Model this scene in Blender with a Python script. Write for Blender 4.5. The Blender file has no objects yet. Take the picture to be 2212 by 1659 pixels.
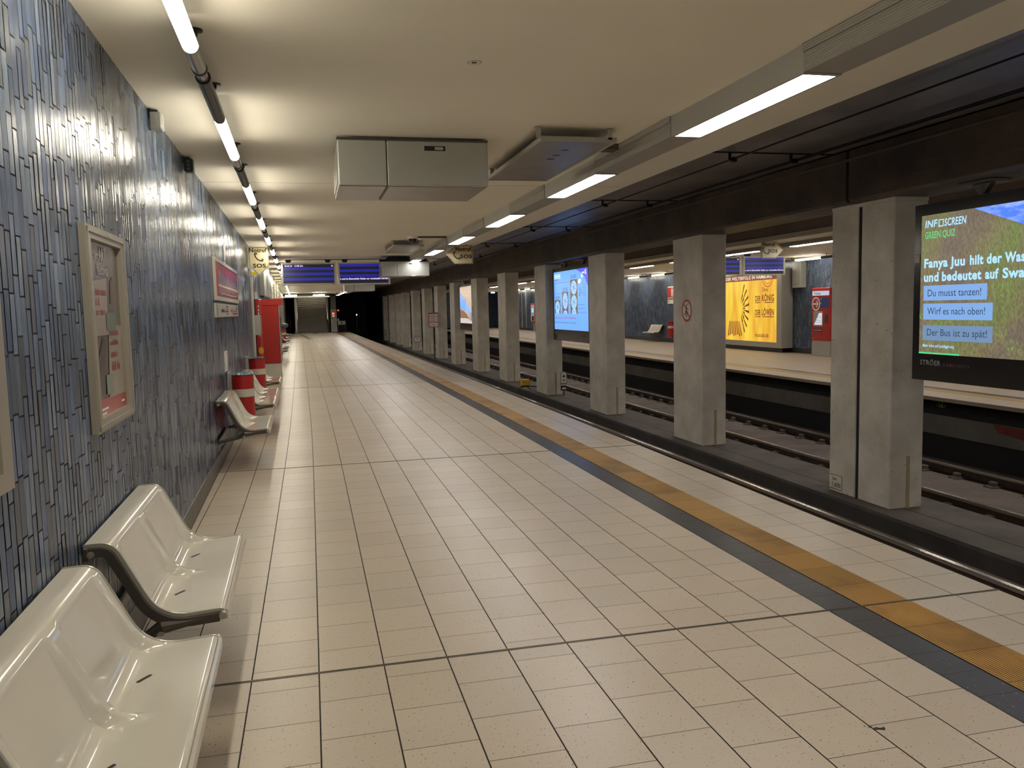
import bpy, math, random
import numpy as np
from mathutils import Matrix, Vector
random.seed(7)
rng = np.random.default_rng(11)
C = bpy.context.scene.collection
SC = bpy.context.scene

# ------------------------------------------------------------------ camera, world, exposure
CAM_RIGHT = (0.9712544648, -0.2369284263, -0.0230148945)
CAM_DOWN = (-0.0441351741, -0.0842274581, -0.9954686443)
CAM_FWD = (0.2339163332, 0.9678691317, -0.0922631721)
cam_data = bpy.data.cameras.new('camera')
cam_data.sensor_fit = 'HORIZONTAL'; cam_data.sensor_width = 36.0
cam_data.lens = 1782.14 / 2212.0 * 36.0
cam_data.clip_start = 0.05; cam_data.clip_end = 400
cam = bpy.data.objects.new('camera', cam_data); C.objects.link(cam)
_r, _d, _f = CAM_RIGHT, CAM_DOWN, CAM_FWD
cam.matrix_world = Matrix(((_r[0], -_d[0], -_f[0], 0), (_r[1], -_d[1], -_f[1], 0), (_r[2], -_d[2], -_f[2], 1.6), (0, 0, 0, 1)))
SC.camera = cam
W = bpy.data.worlds.new('world'); SC.world = W; W.use_nodes = True
W.node_tree.nodes['Background'].inputs[0].default_value = (0.02, 0.02, 0.025, 1)
W.node_tree.nodes['Background'].inputs[1].default_value = 0.15
SC.view_settings.view_transform = 'Standard'; SC.view_settings.look = 'None'
SC.view_settings.gamma = 1.0; SC.view_settings.use_curve_mapping = False
SC.view_settings.exposure = 0.0
SC.cycles.diffuse_bounces = 8; SC.cycles.max_bounces = 14
TUBE_STRENGTH = 54.0        # radiance of the wall-side tube lamps
TROUGH_STRENGTH = 26.0      # radiance of the lamps in the ceiling trough

# ------------------------------------------------------------------ layout constants (metres)
WX0, WD = -0.8532, -0.01505          # left wall: x = WX0 + tan(WD) * y
def wallx(y): return WX0 + math.tan(WD) * y
WALL_ROT = -WD                       # rotation of wall-mounted things
def bend(y):                         # the station curves gently to the left
    t = y - 11.0
    return -0.0125 * (0.5 * (t + math.sqrt(t * t + 9.0)))
B0 = bend(2.0)
def fx(y): return bend(y) - B0
CEIL = 2.90
EDGE = 3.60
YEND = 66.5

# ------------------------------------------------------------------ helpers
def lin(c):
    if isinstance(c, str):
        c = c.lstrip('#'); c = [int(c[i:i + 2], 16) / 255 for i in (0, 2, 4)]
    else:
        c = [v / 255 for v in c]
    return tuple(v / 12.92 if v <= 0.04045 else ((v + 0.055) / 1.055) ** 2.4 for v in c)

class NT:
    def __init__(s, name):
        s.m = bpy.data.materials.new(name); s.m.use_nodes = True
        s.t = s.m.node_tree; s.b = s.t.nodes['Principled BSDF']
    def n(s, typ, **kw):
        nd = s.t.nodes.new(typ)
        for k, v in kw.items(): setattr(nd, k, v)
        return nd
    def l(s, a, b): s.t.links.new(a, b)

def coords(N, scale=(1, 1, 1)):
    tc = N.n('ShaderNodeTexCoord'); mp = N.n('ShaderNodeMapping')
    N.l(tc.outputs['Object'], mp.inputs['Vector']); mp.inputs['Scale'].default_value = scale
    return mp.outputs[0]

def mat(name, col, rough=0.5, metal=0.0, noise=0.0, nscale=6.0, bump=0.0, bscale=40.0, spec=0.5, aniso=(1, 1, 1), coat=0.0):
    N = NT(name); b = N.b
    c = lin(col)
    b.inputs['Base Color'].default_value = (*c, 1)
    b.inputs['Roughness'].default_value = rough; b.inputs['Metallic'].default_value = metal
    b.inputs['Specular IOR Level'].default_value = spec
    b.inputs['Coat Weight'].default_value = coat
    if noise or bump: v = coords(N, aniso)
    if noise:
        nz = N.n('ShaderNodeTexNoise'); nz.inputs['Scale'].default_value = nscale; nz.inputs['Detail'].default_value = 6
        N.l(v, nz.inputs['Vector'])
        rp = N.n('ShaderNodeValToRGB')
        rp.color_ramp.elements[0].position = 0.3; rp.color_ramp.elements[1].position = 0.7
        rp.color_ramp.elements[0].color = (*[x * (1 - noise) for x in c], 1)
        rp.color_ramp.elements[1].color = (*[min(1, x * (1 + noise)) for x in c], 1)
        N.l(nz.outputs['Fac'], rp.inputs[0]); N.l(rp.outputs[0], b.inputs['Base Color'])
    if bump:
        n2 = N.n('ShaderNodeTexNoise'); n2.inputs['Scale'].default_value = bscale; n2.inputs['Detail'].default_value = 3
        N.l(v, n2.inputs['Vector'])
        bp = N.n('ShaderNodeBump'); bp.inputs['Strength'].default_value = bump; bp.inputs['Distance'].default_value = 0.01
        N.l(n2.outputs['Fac'], bp.inputs['Height']); N.l(bp.outputs[0], b.inputs['Normal'])
    return N.m

def emit(name, col, strength=1.0, base=0.02):
    N = NT(name); c = lin(col) if not isinstance(col, tuple) or max(col) > 1 else col
    N.b.inputs['Base Color'].default_value = (base, base, base, 1)
    N.b.inputs['Roughness'].default_value = 0.25
    N.b.inputs['Emission Color'].default_value = (*c, 1); N.b.inputs['Emission Strength'].default_value = strength
    return N.m

class MB:
    def __init__(s): s.v = []; s.f = []; s.m = []; s.smooth = False
    def add(s, vs, fs, mi=0):
        o = len(s.v); s.v += [tuple(v) for v in vs]
        s.f += [tuple(o + i for i in f) for f in fs]; s.m += [mi] * len(fs); return s
    def box(s, a, b, mi=0):
        x0, y0, z0 = [min(p, q) for p, q in zip(a, b)]; x1, y1, z1 = [max(p, q) for p, q in zip(a, b)]
        return s.add([(x0, y0, z0), (x1, y0, z0), (x1, y1, z0), (x0, y1, z0), (x0, y0, z1), (x1, y0, z1), (x1, y1, z1), (x0, y1, z1)],
                     [(0, 3, 2, 1), (4, 5, 6, 7), (0, 1, 5, 4), (1, 2, 6, 5), (2, 3, 7, 6), (3, 0, 4, 7)], mi)
    def bbox(s, a, b, r=0.005, mi=0):
        """box with chamfered edges"""
        x0, y0, z0 = [min(p, q) for p, q in zip(a, b)]; x1, y1, z1 = [max(p, q) for p, q in zip(a, b)]
        r = min(r, (x1 - x0) * .45, (y1 - y0) * .45, (z1 - z0) * .45)
        X = (x0, x1); Y = (y0, y1); Z = (z0, z1); vs = []; idx = {}
        for i in (0, 1):
            for j in (0, 1):
                for k in (0, 1):
                    sx, sy, sz = (1 if i == 0 else -1), (1 if j == 0 else -1), (1 if k == 0 else -1)
                    for ax, p in (('x', (X[i], Y[j] + sy * r, Z[k] + sz * r)), ('y', (X[i] + sx * r, Y[j], Z[k] + sz * r)), ('z', (X[i] + sx * r, Y[j] + sy * r, Z[k]))):
                        idx[(i, j, k, ax)] = len(vs); vs.append(p)
        g = lambda i, j, k, a: idx[(i, j, k, a)]
        fs = []
        for i in (0, 1):
            fs.append([g(i, 0, 0, 'x'), g(i, 1, 0, 'x'), g(i, 1, 1, 'x'), g(i, 0, 1, 'x')])
            fs.append([g(0, i, 0, 'y'), g(1, i, 0, 'y'), g(1, i, 1, 'y'), g(0, i, 1, 'y')])
            fs.append([g(0, 0, i, 'z'), g(1, 0, i, 'z'), g(1, 1, i, 'z'), g(0, 1, i, 'z')])
            for j in (0, 1):
                fs.append([g(i, j, 0, 'x'), g(i, j, 1, 'x'), g(i, j, 1, 'y'), g(i, j, 0, 'y')])
                fs.append([g(i, 0, j, 'x'), g(i, 1, j, 'x'), g(i, 1, j, 'z'), g(i, 0, j, 'z')])
                fs.append([g(0, i, j, 'y'), g(1, i, j, 'y'), g(1, i, j, 'z'), g(0, i, j, 'z')])
                for k in (0, 1): fs.append([g(i, j, k, 'x'), g(i, j, k, 'y'), g(i, j, k, 'z')])
        c = Vector(((x0 + x1) / 2, (y0 + y1) / 2, (z0 + z1) / 2))
        out = []
        for f in fs:
            P = [Vector(vs[q]) for q in f]; n = (P[1] - P[0]).cross(P[2] - P[0])
            out.append(f if n.dot(sum(P, Vector()) / len(P) - c) > 0 else f[::-1])
        return s.add(vs, out, mi)
    def tube(s, pts, r, seg=12, mi=0, cap=True):
        pts = [Vector(p) for p in pts]; vs = []; fs = []
        rr = r if isinstance(r, (list, tuple)) else [r] * len(pts)
        up = None
        for i, p in enumerate(pts):
            t = (pts[min(i + 1, len(pts) - 1)] - pts[max(i - 1, 0)]).normalized()
            if up is None:
                up = Vector((0, 0, 1)) if abs(t.z) < .9 else Vector((1, 0, 0))
            a = (up - t * up.dot(t)).normalized(); bb = t.cross(a); up = a
            for k in range(seg):
                q = 2 * math.pi * k / seg
                vs.append(p + (a * math.cos(q) + bb * math.sin(q)) * rr[i])
        for i in range(len(pts) - 1):
            for k in range(seg):
                k2 = (k + 1) % seg
                fs.append((i * seg + k, i * seg + k2, (i + 1) * seg + k2, (i + 1) * seg + k))
        if cap:
            fs.append(tuple(range(seg))[::-1]); fs.append(tuple((len(pts) - 1) * seg + k for k in range(seg)))
        return s.add(vs, fs, mi)
    def lathe(s, prof, c=(0, 0, 0), seg=28, mi=0):
        vs = []; fs = []
        for (r, z) in prof:
            for k in range(seg):
                q = 2 * math.pi * k / seg; vs.append((c[0] + r * math.cos(q), c[1] + r * math.sin(q), c[2] + z))
        for i in range(len(prof) - 1):
            for k in range(seg):
                k2 = (k + 1) % seg; fs.append((i * seg + k, i * seg + k2, (i + 1) * seg + k2, (i + 1) * seg + k))
        return s.add(vs, fs, mi)
    def shift(s, d):
        s.v = [(v[0] - d[0], v[1] - d[1], v[2] - d[2]) for v in s.v]; return s

def new_obj(name, mb, mats, parent=None, smooth=False):
    me = bpy.data.meshes.new(name); me.from_pydata(mb.v, [], mb.f)
    for m in (mats if isinstance(mats, (list, tuple)) else [mats]): me.materials.append(m)
    if len(me.materials) > 1: me.polygons.foreach_set('material_index', mb.m)
    if smooth: me.polygons.foreach_set('use_smooth', [True] * len(me.polygons))
    me.update()
    o = bpy.data.objects.new(name, me); C.objects.link(o)
    if parent is not None: o.parent = parent
    return o

def autosmooth(o, deg=40):
    me = o.data
    me.polygons.foreach_set('use_smooth', [True] * len(me.polygons))
    me.set_sharp_from_angle(angle=math.radians(deg))
    return o

def root(o):
    while o.parent is not None: o = o.parent
    return o

def thing(name, label, cat, loc=(0, 0, 0), rot=0.0, group=None):
    o = bpy.data.objects.new(name, None); C.objects.link(o); o.empty_display_size = 0.1
    o.location = loc; o.rotation_euler = (0, 0, rot); o['label'] = label; o['category'] = cat; o['kind'] = 'thing'
    if group: o['group'] = group
    return o

def tag(o, label, cat, group=None, kind='thing'):
    o['label'] = label; o['category'] = cat; o['kind'] = kind
    if group: o['group'] = group
    return o

def part(name, mb, mats, parent, world=True, smooth=False, label=None):
    """mesh part; world=True means the builder used world coordinates (root unrotated)"""
    if world: mb.shift(root(parent).location)
    o = new_obj(name, mb, mats, parent, smooth)
    if label: o['label'] = label
    return o

def struct(name, mb, mats, smooth=False, parent=None):
    o = new_obj(name, mb, mats, parent, smooth); o['kind'] = 'structure'; return o

def dup(r, loc, rot=None, label=None, group=None):
    c = r.copy(); C.objects.link(c); c.location = loc
    if rot is not None: c.rotation_euler = (0, 0, rot)
    if label: c['label'] = label
    if group: c['group'] = group
    for ch in list(r.children):
        k = ch.copy(); C.objects.link(k); k.parent = c
        for g in list(ch.children):
            h = g.copy(); C.objects.link(h); h.parent = k
    return c

class Plane:
    """flat drawing frame: u to the right, v up, n towards the viewer"""
    def __init__(s, o, u, n, v=(0, 0, 1)): s.o = Vector(o); s.u = Vector(u); s.v = Vector(v); s.n = Vector(n)
    def p(s, a, b, c=0.0): return tuple(s.o + s.u * a + s.v * b + s.n * c)
def PL_west(x, y, z): return Plane((x, y, z), (0, -1, 0), (-1, 0, 0))    # seen by someone looking towards +x
def PL_south(x, y, z): return Plane((x, y, z), (1, 0, 0), (0, -1, 0))    # seen by someone looking towards +y
def PL_wall(y, z, off=0.0):                                                # on the left wall
    c, s_ = math.cos(WALL_ROT), math.sin(WALL_ROT)
    return Plane((wallx(y) + off, y, z), (-s_, c, 0), (c, s_, 0))

def poly(pl, pts, n=0.001, th=0.0, mb=None, mi=0):
    mb = mb or MB(); k = len(pts)
    a = sum(pts[i][0] * pts[(i + 1) % k][1] - pts[(i + 1) % k][0] * pts[i][1] for i in range(k))
    if a < 0: pts = pts[::-1]
    if th <= 0: return mb.add([pl.p(u, v, n) for u, v in pts], [tuple(range(k))], mi)
    vs = [pl.p(u, v, n) for u, v in pts] + [pl.p(u, v, n - th) for u, v in pts]
    fs = [tuple(range(k)), tuple(range(k, 2 * k))[::-1]] + [(k + i, k + (i + 1) % k, (i + 1) % k, i) for i in range(k)]
    return mb.add(vs, fs, mi)
def rect(pl, u0, v0, u1, v1, n=0.001, th=0.0, mb=None, mi=0): return poly(pl, [(u0, v0), (u1, v0), (u1, v1), (u0, v1)], n, th, mb, mi)
def ring(pl, cu, cv, r0, r1, n=0.001, mb=None, mi=0, seg=40, su=1.0, th=0.0):
    mb = mb or MB(); vs = []; fs = []
    for k in range(seg):
        q = 2 * math.pi * k / seg
        vs.append(pl.p(cu + r0 * math.cos(q) * su, cv + r0 * math.sin(q), n)); vs.append(pl.p(cu + r1 * math.cos(q) * su, cv + r1 * math.sin(q), n))
    for k in range(seg):
        a = 2 * k; b = (2 * k + 2) % (2 * seg); fs.append((a, a + 1, b + 1, b))
    return mb.add(vs, fs, mi)
def disc(pl, cu, cv, r, n=0.001, mb=None, mi=0, seg=32, su=1.0, th=0.0):
    return poly(pl, [(cu + r * math.cos(2 * math.pi * k / seg) * su, cv + r * math.sin(2 * math.pi * k / seg)) for k in range(seg)], n, th, mb, mi)
def stroke(pl, pts, w, n=0.001, mb=None, mi=0):
    mb = mb or MB(); L = []; R_ = []
    P = [Vector((a, b, 0)) for a, b in pts]
    for i, p in enumerate(P):
        t = (P[min(i + 1, len(P) - 1)] - P[max(i - 1, 0)]).normalized(); nn = Vector((-t.y, t.x, 0))
        L.append(p + nn * w / 2); R_.append(p - nn * w / 2)
    vs = [pl.p(q.x, q.y, n) for q in R_] + [pl.p(q.x, q.y, n) for q in L]; k = len(P)
    return mb.add(vs, [(i, i + 1, k + i + 1, k + i) for i in range(k - 1)], mi)

_TXT = {}
def _text_mesh(txt, bold, shear):
    key = (txt, bold, shear)
    if key in _TXT: return _TXT[key]
    cu = bpy.data.curves.new('lettering', 'FONT'); cu.body = txt; cu.size = 1.0
    cu.space_character = 1.0 + bold * 2.5
    cu.offset = bold; cu.shear = shear; cu.resolution_u = 3
    o = bpy.data.objects.new('lettering', cu); C.objects.link(o)
    dg = bpy.context.evaluated_depsgraph_get()
    me = bpy.data.meshes.new_from_object(o.evaluated_get(dg))
    v = np.empty(len(me.vertices) * 3); me.vertices.foreach_get('co', v); v = v.reshape(-1, 3)
    f = [tuple(p.vertices) for p in me.polygons]
    # face the reader
    out = []
    for q in f:
        a, b, c = v[q[0]], v[q[1]], v[q[2]]
        cr = (b[0] - a[0]) * (c[1] - a[1]) - (b[1] - a[1]) * (c[0] - a[0])
        out.append(q if cr > 0 else q[::-1])
    bpy.data.objects.remove(o); bpy.data.curves.remove(cu); bpy.data.meshes.remove(me)
    _TXT[key] = (v[:, :2].copy(), out); return _TXT[key]
def _cap():
    v, f = _text_mesh('H', 0.0, 0.0); return v[:, 1].max()
def text(pl, txt, u0, v0, width, cap, n=0.002, bold=0.0, shear=0.0, mb=None, mi=0):
    """lettering with its baseline at v0, scaled to the given width and capital height"""
    mb = mb or MB(); v, f = _text_mesh(txt, bold, shear)
    if len(v) == 0: return mb
    x0, x1 = v[:, 0].min(), v[:, 0].max(); s = cap / _cap()
    return mb.add([pl.p(u0 + (a - x0) / (x1 - x0) * width, v0 + b * s, n) for a, b in v], f, mi)

def marks(pl, u0, v0, width, h, n, mb, seed=1):
    """print too small to read: a row of uneven little upright marks in word-like clusters"""
    r = random.Random(seed); u = u0
    while u < u0 + width:
        for k in range(r.randint(4, 9)):
            if u > u0 + width: break
            hh = h * (1.0 if r.random() < .25 else .68); rect(pl, u, v0, u + h * .2, v0 + hh, n, mb=mb); u += h * (.3 + .14 * r.random())
        u += h * .4
    return mb
def extr(profile, ys, bendf=fx, mb=None, mi=0, closed=True, cap=True):
    """run a cross-section (x, z) along the station"""
    mb = mb or MB(); k = len(profile); vs = []; fs = []
    for y in ys:
        d = bendf(y); vs += [(x + d, y, z) for x, z in profile]
    e = k if closed else k - 1
    for i in range(len(ys) - 1):
        for j in range(e):
            j2 = (j + 1) % k
            fs.append((i * k + j, i * k + j2, (i + 1) * k + j2, (i + 1) * k + j))
    if closed and cap:
        fs.append(tuple(range(k))[::-1]); fs.append(tuple((len(ys) - 1) * k + j for j in range(k)))
    return mb.add(vs, fs, mi)
def yl(a, b, step=3.0):
    n = max(1, int(math.ceil((b - a) / step))); return [a + (b - a) * i / n for i in range(n + 1)]
def fixn(o):
    import bmesh
    bm = bmesh.new(); bm.from_mesh(o.data); bmesh.ops.recalc_face_normals(bm, faces=bm.faces); bm.to_mesh(o.data); bm.free(); return o

# ------------------------------------------------------------------ materials
M = {}
def tile_mat():
    N = NT('floor_tile'); b = N.b
    at = N.n('ShaderNodeAttribute', attribute_name='tint')
    v = coords(N)
    nz = N.n('ShaderNodeTexNoise'); nz.inputs['Scale'].default_value = 95; nz.inputs['Detail'].default_value = 2; N.l(v, nz.inputs['Vector'])
    rp = N.n('ShaderNodeValToRGB'); rp.color_ramp.elements[0].position = 0.30; rp.color_ramp.elements[1].position = 0.335
    rp.color_ramp.elements[0].color = (0.16, 0.12, 0.09, 1); rp.color_ramp.elements[1].color = (1, 1, 1, 1); N.l(nz.outputs['Fac'], rp.inputs[0])
    n2 = N.n('ShaderNodeTexNoise'); n2.inputs['Scale'].default_value = 0.9; n2.inputs['Detail'].default_value = 4; N.l(v, n2.inputs['Vector'])
    r2 = N.n('ShaderNodeValToRGB'); r2.color_ramp.elements[0].position = 0.3; r2.color_ramp.elements[1].position = 0.7
    r2.color_ramp.elements[0].color = (0.9, 0.89, 0.87, 1); r2.color_ramp.elements[1].color = (1.0, 1.0, 1.0, 1); N.l(n2.outputs['Fac'], r2.inputs[0])
    m1 = N.n('ShaderNodeMixRGB', blend_type='MULTIPLY'); m1.inputs[0].default_value = 1; N.l(at.outputs['Color'], m1.inputs[1]); N.l(rp.outputs[0], m1.inputs[2])
    m2 = N.n('ShaderNodeMixRGB', blend_type='MULTIPLY'); m2.inputs[0].default_value = 1; N.l(m1.outputs[0], m2.inputs[1]); N.l(r2.outputs[0], m2.inputs[2])
    N.l(m2.outputs[0], b.inputs['Base Color']); b.inputs['Roughness'].default_value = 0.34; b.inputs['Specular IOR Level'].default_value = 0.5
    bp = N.n('ShaderNodeBump'); bp.inputs['Strength'].default_value = 0.12; bp.inputs['Distance'].default_value = 0.01
    n3 = N.n('ShaderNodeTexNoise'); n3.inputs['Scale'].default_value = 14; n3.inputs['Detail'].default_value = 3; N.l(v, n3.inputs['Vector'])
    N.l(n3.outputs['Fac'], bp.inputs['Height']); N.l(bp.outputs[0], b.inputs['Normal'])
    return N.m
M['floor_tile'] = tile_mat()
def walltile_mat():
    N = NT('wall_tile'); b = N.b
    at = N.n('ShaderNodeAttribute', attribute_name='tint')
    v = coords(N, (1, 30, 5))
    nz = N.n('ShaderNodeTexNoise'); nz.inputs['Scale'].default_value = 1.6; nz.inputs['Detail'].default_value = 5; N.l(v, nz.inputs['Vector'])
    rp = N.n('ShaderNodeValToRGB'); rp.color_ramp.elements[0].position = 0.3; rp.color_ramp.elements[1].position = 0.75
    rp.color_ramp.elements[0].color = (0.8, 0.79, 0.78, 1); rp.color_ramp.elements[1].color = (1.1, 1.11, 1.12, 1); N.l(nz.outputs['Fac'], rp.inputs[0])
    m1 = N.n('ShaderNodeMixRGB', blend_type='MULTIPLY'); m1.inputs[0].default_value = 1; N.l(at.outputs['Color'], m1.inputs[1]); N.l(rp.outputs[0], m1.inputs[2])
    N.l(m1.outputs[0], b.inputs['Base Color']); b.inputs['Roughness'].default_value = 0.25; b.inputs['Specular IOR Level'].default_value = 0.22; b.inputs['IOR'].default_value = 1.36
    v2 = coords(N, (1, 1, 0.55))
    n3 = N.n('ShaderNodeTexNoise'); n3.inputs['Scale'].default_value = 60; n3.inputs['Detail'].default_value = 2; N.l(v2, n3.inputs['Vector'])
    bp = N.n('ShaderNodeBump'); bp.inputs['Strength'].default_value = 0.11; bp.inputs['Distance'].default_value = 0.004
    N.l(n3.outputs['Fac'], bp.inputs['Height']); N.l(bp.outputs[0], b.inputs['Normal'])
    return N.m
M['wall_tile'] = walltile_mat()
def ribbed(name, col, per=0.012, rough=0.45, metal=0.4, axis='Z'):
    N = NT(name); N.b.inputs['Base Color'].default_value = (*lin(col), 1); N.b.inputs['Roughness'].default_value = rough; N.b.inputs['Metallic'].default_value = metal
    v = coords(N); w = N.n('ShaderNodeTexWave', bands_direction=axis); w.inputs['Scale'].default_value = 0.314 / per; N.l(v, w.inputs['Vector'])
    bp = N.n('ShaderNodeBump'); bp.inputs['Strength'].default_value = 0.8; bp.inputs['Distance'].default_value = 0.004
    N.l(w.outputs['Fac'], bp.inputs['Height']); N.l(bp.outputs[0], N.b.inputs['Normal'])
    return N.m
def tactile_mat():
    N = NT('tactile_gold'); b = N.b; v = coords(N)
    w = N.n('ShaderNodeTexWave', bands_direction='X'); w.inputs['Scale'].default_value = 0.314 / 0.0155; N.l(v, w.inputs['Vector'])
    rp = N.n('ShaderNodeValToRGB'); rp.color_ramp.elements[0].position = 0.15; rp.color_ramp.elements[1].position = 0.6
    rp.color_ramp.elements[0].color = (*lin('553a12'), 1); rp.color_ramp.elements[1].color = (*lin('b98d40'), 1); N.l(w.outputs['Fac'], rp.inputs[0])
    nz = N.n('ShaderNodeTexNoise'); nz.inputs['Scale'].default_value = 2.2; nz.inputs['Detail'].default_value = 5; N.l(v, nz.inputs['Vector'])
    r2 = N.n('ShaderNodeValToRGB'); r2.color_ramp.elements[0].position = 0.32; r2.color_ramp.elements[1].position = 0.5
    r2.color_ramp.elements[0].color = (0.62, 0.6, 0.58, 1); r2.color_ramp.elements[1].color = (1, 1, 1, 1); N.l(nz.outputs['Fac'], r2.inputs[0])
    at = N.n('ShaderNodeAttribute', attribute_name='tint')
    m1 = N.n('ShaderNodeMixRGB', blend_type='MULTIPLY'); m1.inputs[0].default_value = 1; N.l(rp.outputs[0], m1.inputs[1]); N.l(r2.outputs[0], m1.inputs[2])
    m2 = N.n('ShaderNodeMixRGB', blend_type='MULTIPLY'); m2.inputs[0].default_value = 1; N.l(m1.outputs[0], m2.inputs[1]); N.l(at.outputs['Color'], m2.inputs[2])
    N.l(m2.outputs[0], b.inputs['Base Color']); b.inputs['Roughness'].default_value = 0.5
    bp = N.n('ShaderNodeBump'); bp.inputs['Strength'].default_value = 0.6; bp.inputs['Distance'].default_value = 0.004
    N.l(w.outputs['Fac'], bp.inputs['Height']); N.l(bp.outputs[0], b.inputs['Normal'])
    return N.m
def dark_tile_mat():
    N = NT('dark_tile'); b = N.b; v = coords(N)
    nz = N.n('ShaderNodeTexNoise'); nz.inputs['Scale'].default_value = 60; nz.inputs['Detail'].default_value = 2; N.l(v, nz.inputs['Vector'])
    rp = N.n('ShaderNodeValToRGB'); rp.color_ramp.elements[0].position = 0.68; rp.color_ramp.elements[1].position = 0.72
    rp.color_ramp.elements[0].color = (*lin('4c4b4b'), 1); rp.color_ramp.elements[1].color = (*lin('a9a49b'), 1); N.l(nz.outputs['Fac'], rp.inputs[0])
    N.l(rp.outputs[0], b.inputs['Base Color']); b.inputs['Roughness'].default_value = 0.32
    return N.m
def concrete_mat(name, c0, c1, rough=0.6, sc=2.0, streak=True, spec=0.4, bump=0.15):
    N = NT(name); b = N.b; v = coords(N)
    nz = N.n('ShaderNodeTexNoise'); nz.inputs['Scale'].default_value = sc; nz.inputs['Detail'].default_value = 8; nz.inputs['Roughness'].default_value = 0.6; N.l(v, nz.inputs['Vector'])
    rp = N.n('ShaderNodeValToRGB'); rp.color_ramp.elements[0].position = 0.33; rp.color_ramp.elements[1].position = 0.66
    rp.color_ramp.elements[0].color = (*lin(c0), 1); rp.color_ramp.elements[1].color = (*lin(c1), 1); N.l(nz.outputs['Fac'], rp.inputs[0])
    vd = N.n('ShaderNodeTexNoise'); vd.inputs['Scale'].default_value = 28; vd.inputs['Detail'].default_value = 1; N.l(v, vd.inputs['Vector'])
    r3 = N.n('ShaderNodeValToRGB'); r3.color_ramp.elements[0].position = 0.235; r3.color_ramp.elements[1].position = 0.26
    r3.color_ramp.elements[0].color = (0.35, 0.33, 0.3, 1); r3.color_ramp.elements[1].color = (1, 1, 1, 1); N.l(vd.outputs['Fac'], r3.inputs[0])
    m1 = N.n('ShaderNodeMixRGB', blend_type='MULTIPLY'); m1.inputs[0].default_value = 1; N.l(rp.outputs[0], m1.inputs[1]); N.l(r3.outputs[0], m1.inputs[2])
    N.l(m1.outputs[0], b.inputs['Base Color']); b.inputs['Roughness'].default_value = rough; b.inputs['Specular IOR Level'].default_value = spec
    if bump:
        n2 = N.n('ShaderNodeTexNoise'); n2.inputs['Scale'].default_value = 9; n2.inputs['Detail'].default_value = 5; N.l(v, n2.inputs['Vector'])
        bp = N.n('ShaderNodeBump'); bp.inputs['Strength'].default_value = bump; bp.inputs['Distance'].default_value = 0.02
        N.l(n2.outputs['Fac'], bp.inputs['Height']); N.l(bp.outputs[0], b.inputs['Normal'])
    return N.m
M['tactile'] = tactile_mat(); M['dark_tile'] = dark_tile_mat()
M['grout'] = mat('grout', '2a2420', 0.8)
M['wall_grout'] = mat('wall_grout', '1d1e22', 0.7)
M['ceiling'] = mat('ceiling_white', 'ebe5d4', 0.62, noise=0.04, nscale=0.8, spec=0.3)
M['band'] = mat('ceiling_edge_white', 'ebe7e2', 0.55, noise=0.03, spec=0.3)
M['pillar'] = concrete_mat('pillar_concrete', 'aea797', 'd3ccc0', 0.42, 1.6, spec=0.5)
M['beam'] = concrete_mat('beam_concrete', '45403f', '6a5d52', 0.5, 1.2)
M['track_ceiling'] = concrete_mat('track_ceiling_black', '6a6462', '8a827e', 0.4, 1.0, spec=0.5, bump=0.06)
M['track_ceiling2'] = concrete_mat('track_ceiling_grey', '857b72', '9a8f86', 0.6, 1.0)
M['trackbed'] = concrete_mat('trackbed_concrete', '6b6058', '857a70', 0.85, 1.5)
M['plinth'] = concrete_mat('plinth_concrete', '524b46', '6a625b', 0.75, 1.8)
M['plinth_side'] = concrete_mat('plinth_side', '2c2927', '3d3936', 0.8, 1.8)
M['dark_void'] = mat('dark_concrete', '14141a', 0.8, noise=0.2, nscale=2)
M['grey_panel'] = concrete_mat('underplatform_panel', '5b5854', '6e6a64', 0.7, 1.3)
M['rail_top'] = mat('rail_polished', 'b9b2a8', 0.22, 0.9)
M['rail_side'] = mat('rail_rust', '3b2b22', 0.7, 0.3, noise=0.2, nscale=12)
M['black'] = mat('black_plastic', '101013', 0.4)
M['black_gloss'] = mat('black_gloss', '0d0e13', 0.18)
M['dark_steel'] = mat('dark_steel', '55504a', 0.36, 0.6)
M['alu'] = mat('aluminium', 'b4b0a6', 0.35, 0.8)
M['alu_matt'] = mat('aluminium_matt', 'a9a79f', 0.5, 0.35)
M['alu_rib'] = ribbed('aluminium_ribbed', 'a8a69c', 0.013, 0.45, 0.35)
M['grey_box'] = mat('grey_sheet_metal', 'a3a49c', 0.42, 0.25, noise=0.03, nscale=3)
M['steel_under'] = mat('brushed_steel', '9c9488', 0.3, 0.6, noise=0.1, nscale=4)
M['cream'] = mat('cream_enamel', 'd2cdbf', 0.1, noise=0.035, nscale=3, spec=0.55, coat=0.3)
M['cream_trim'] = mat('seat_edge_trim', 'bab6aa', 0.3, 0.6)
M['red'] = mat('red_enamel', 'ad2a24', 0.32, noise=0.05, nscale=2)
M['red_bin'] = mat('red_bin_enamel', 'a81f1d', 0.35, noise=0.06, nscale=3)
M['white_band'] = mat('white_band', 'c9c4b0', 0.5)
M['white_paint'] = mat('white_paint', 'dcd8cc', 0.5)
M['yellow_paint'] = mat('yellow_paint', 'd6a21c', 0.45)
M['yellow_sign'] = mat('yellow_sign', 'e0d21e', 0.45)
M['bag_teal'] = mat('bin_liner_teal', '4f6d78', 0.3)
M['bag_grey'] = mat('bin_liner_grey', '4a4f5c', 0.4)
M['letter_black'] = mat('letter_black', '14120f', 0.5)
M['letter_white'] = mat('letter_white', 'e6e2da', 0.5)
M['sign_cream'] = mat('sign_cream', 'd8caa0', 0.4)
M['gold_frame'] = mat('anodised_frame', 'a39d90', 0.4, 0.4)
M['glass_dark'] = mat('dark_glass', '23262b', 0.08)
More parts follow.
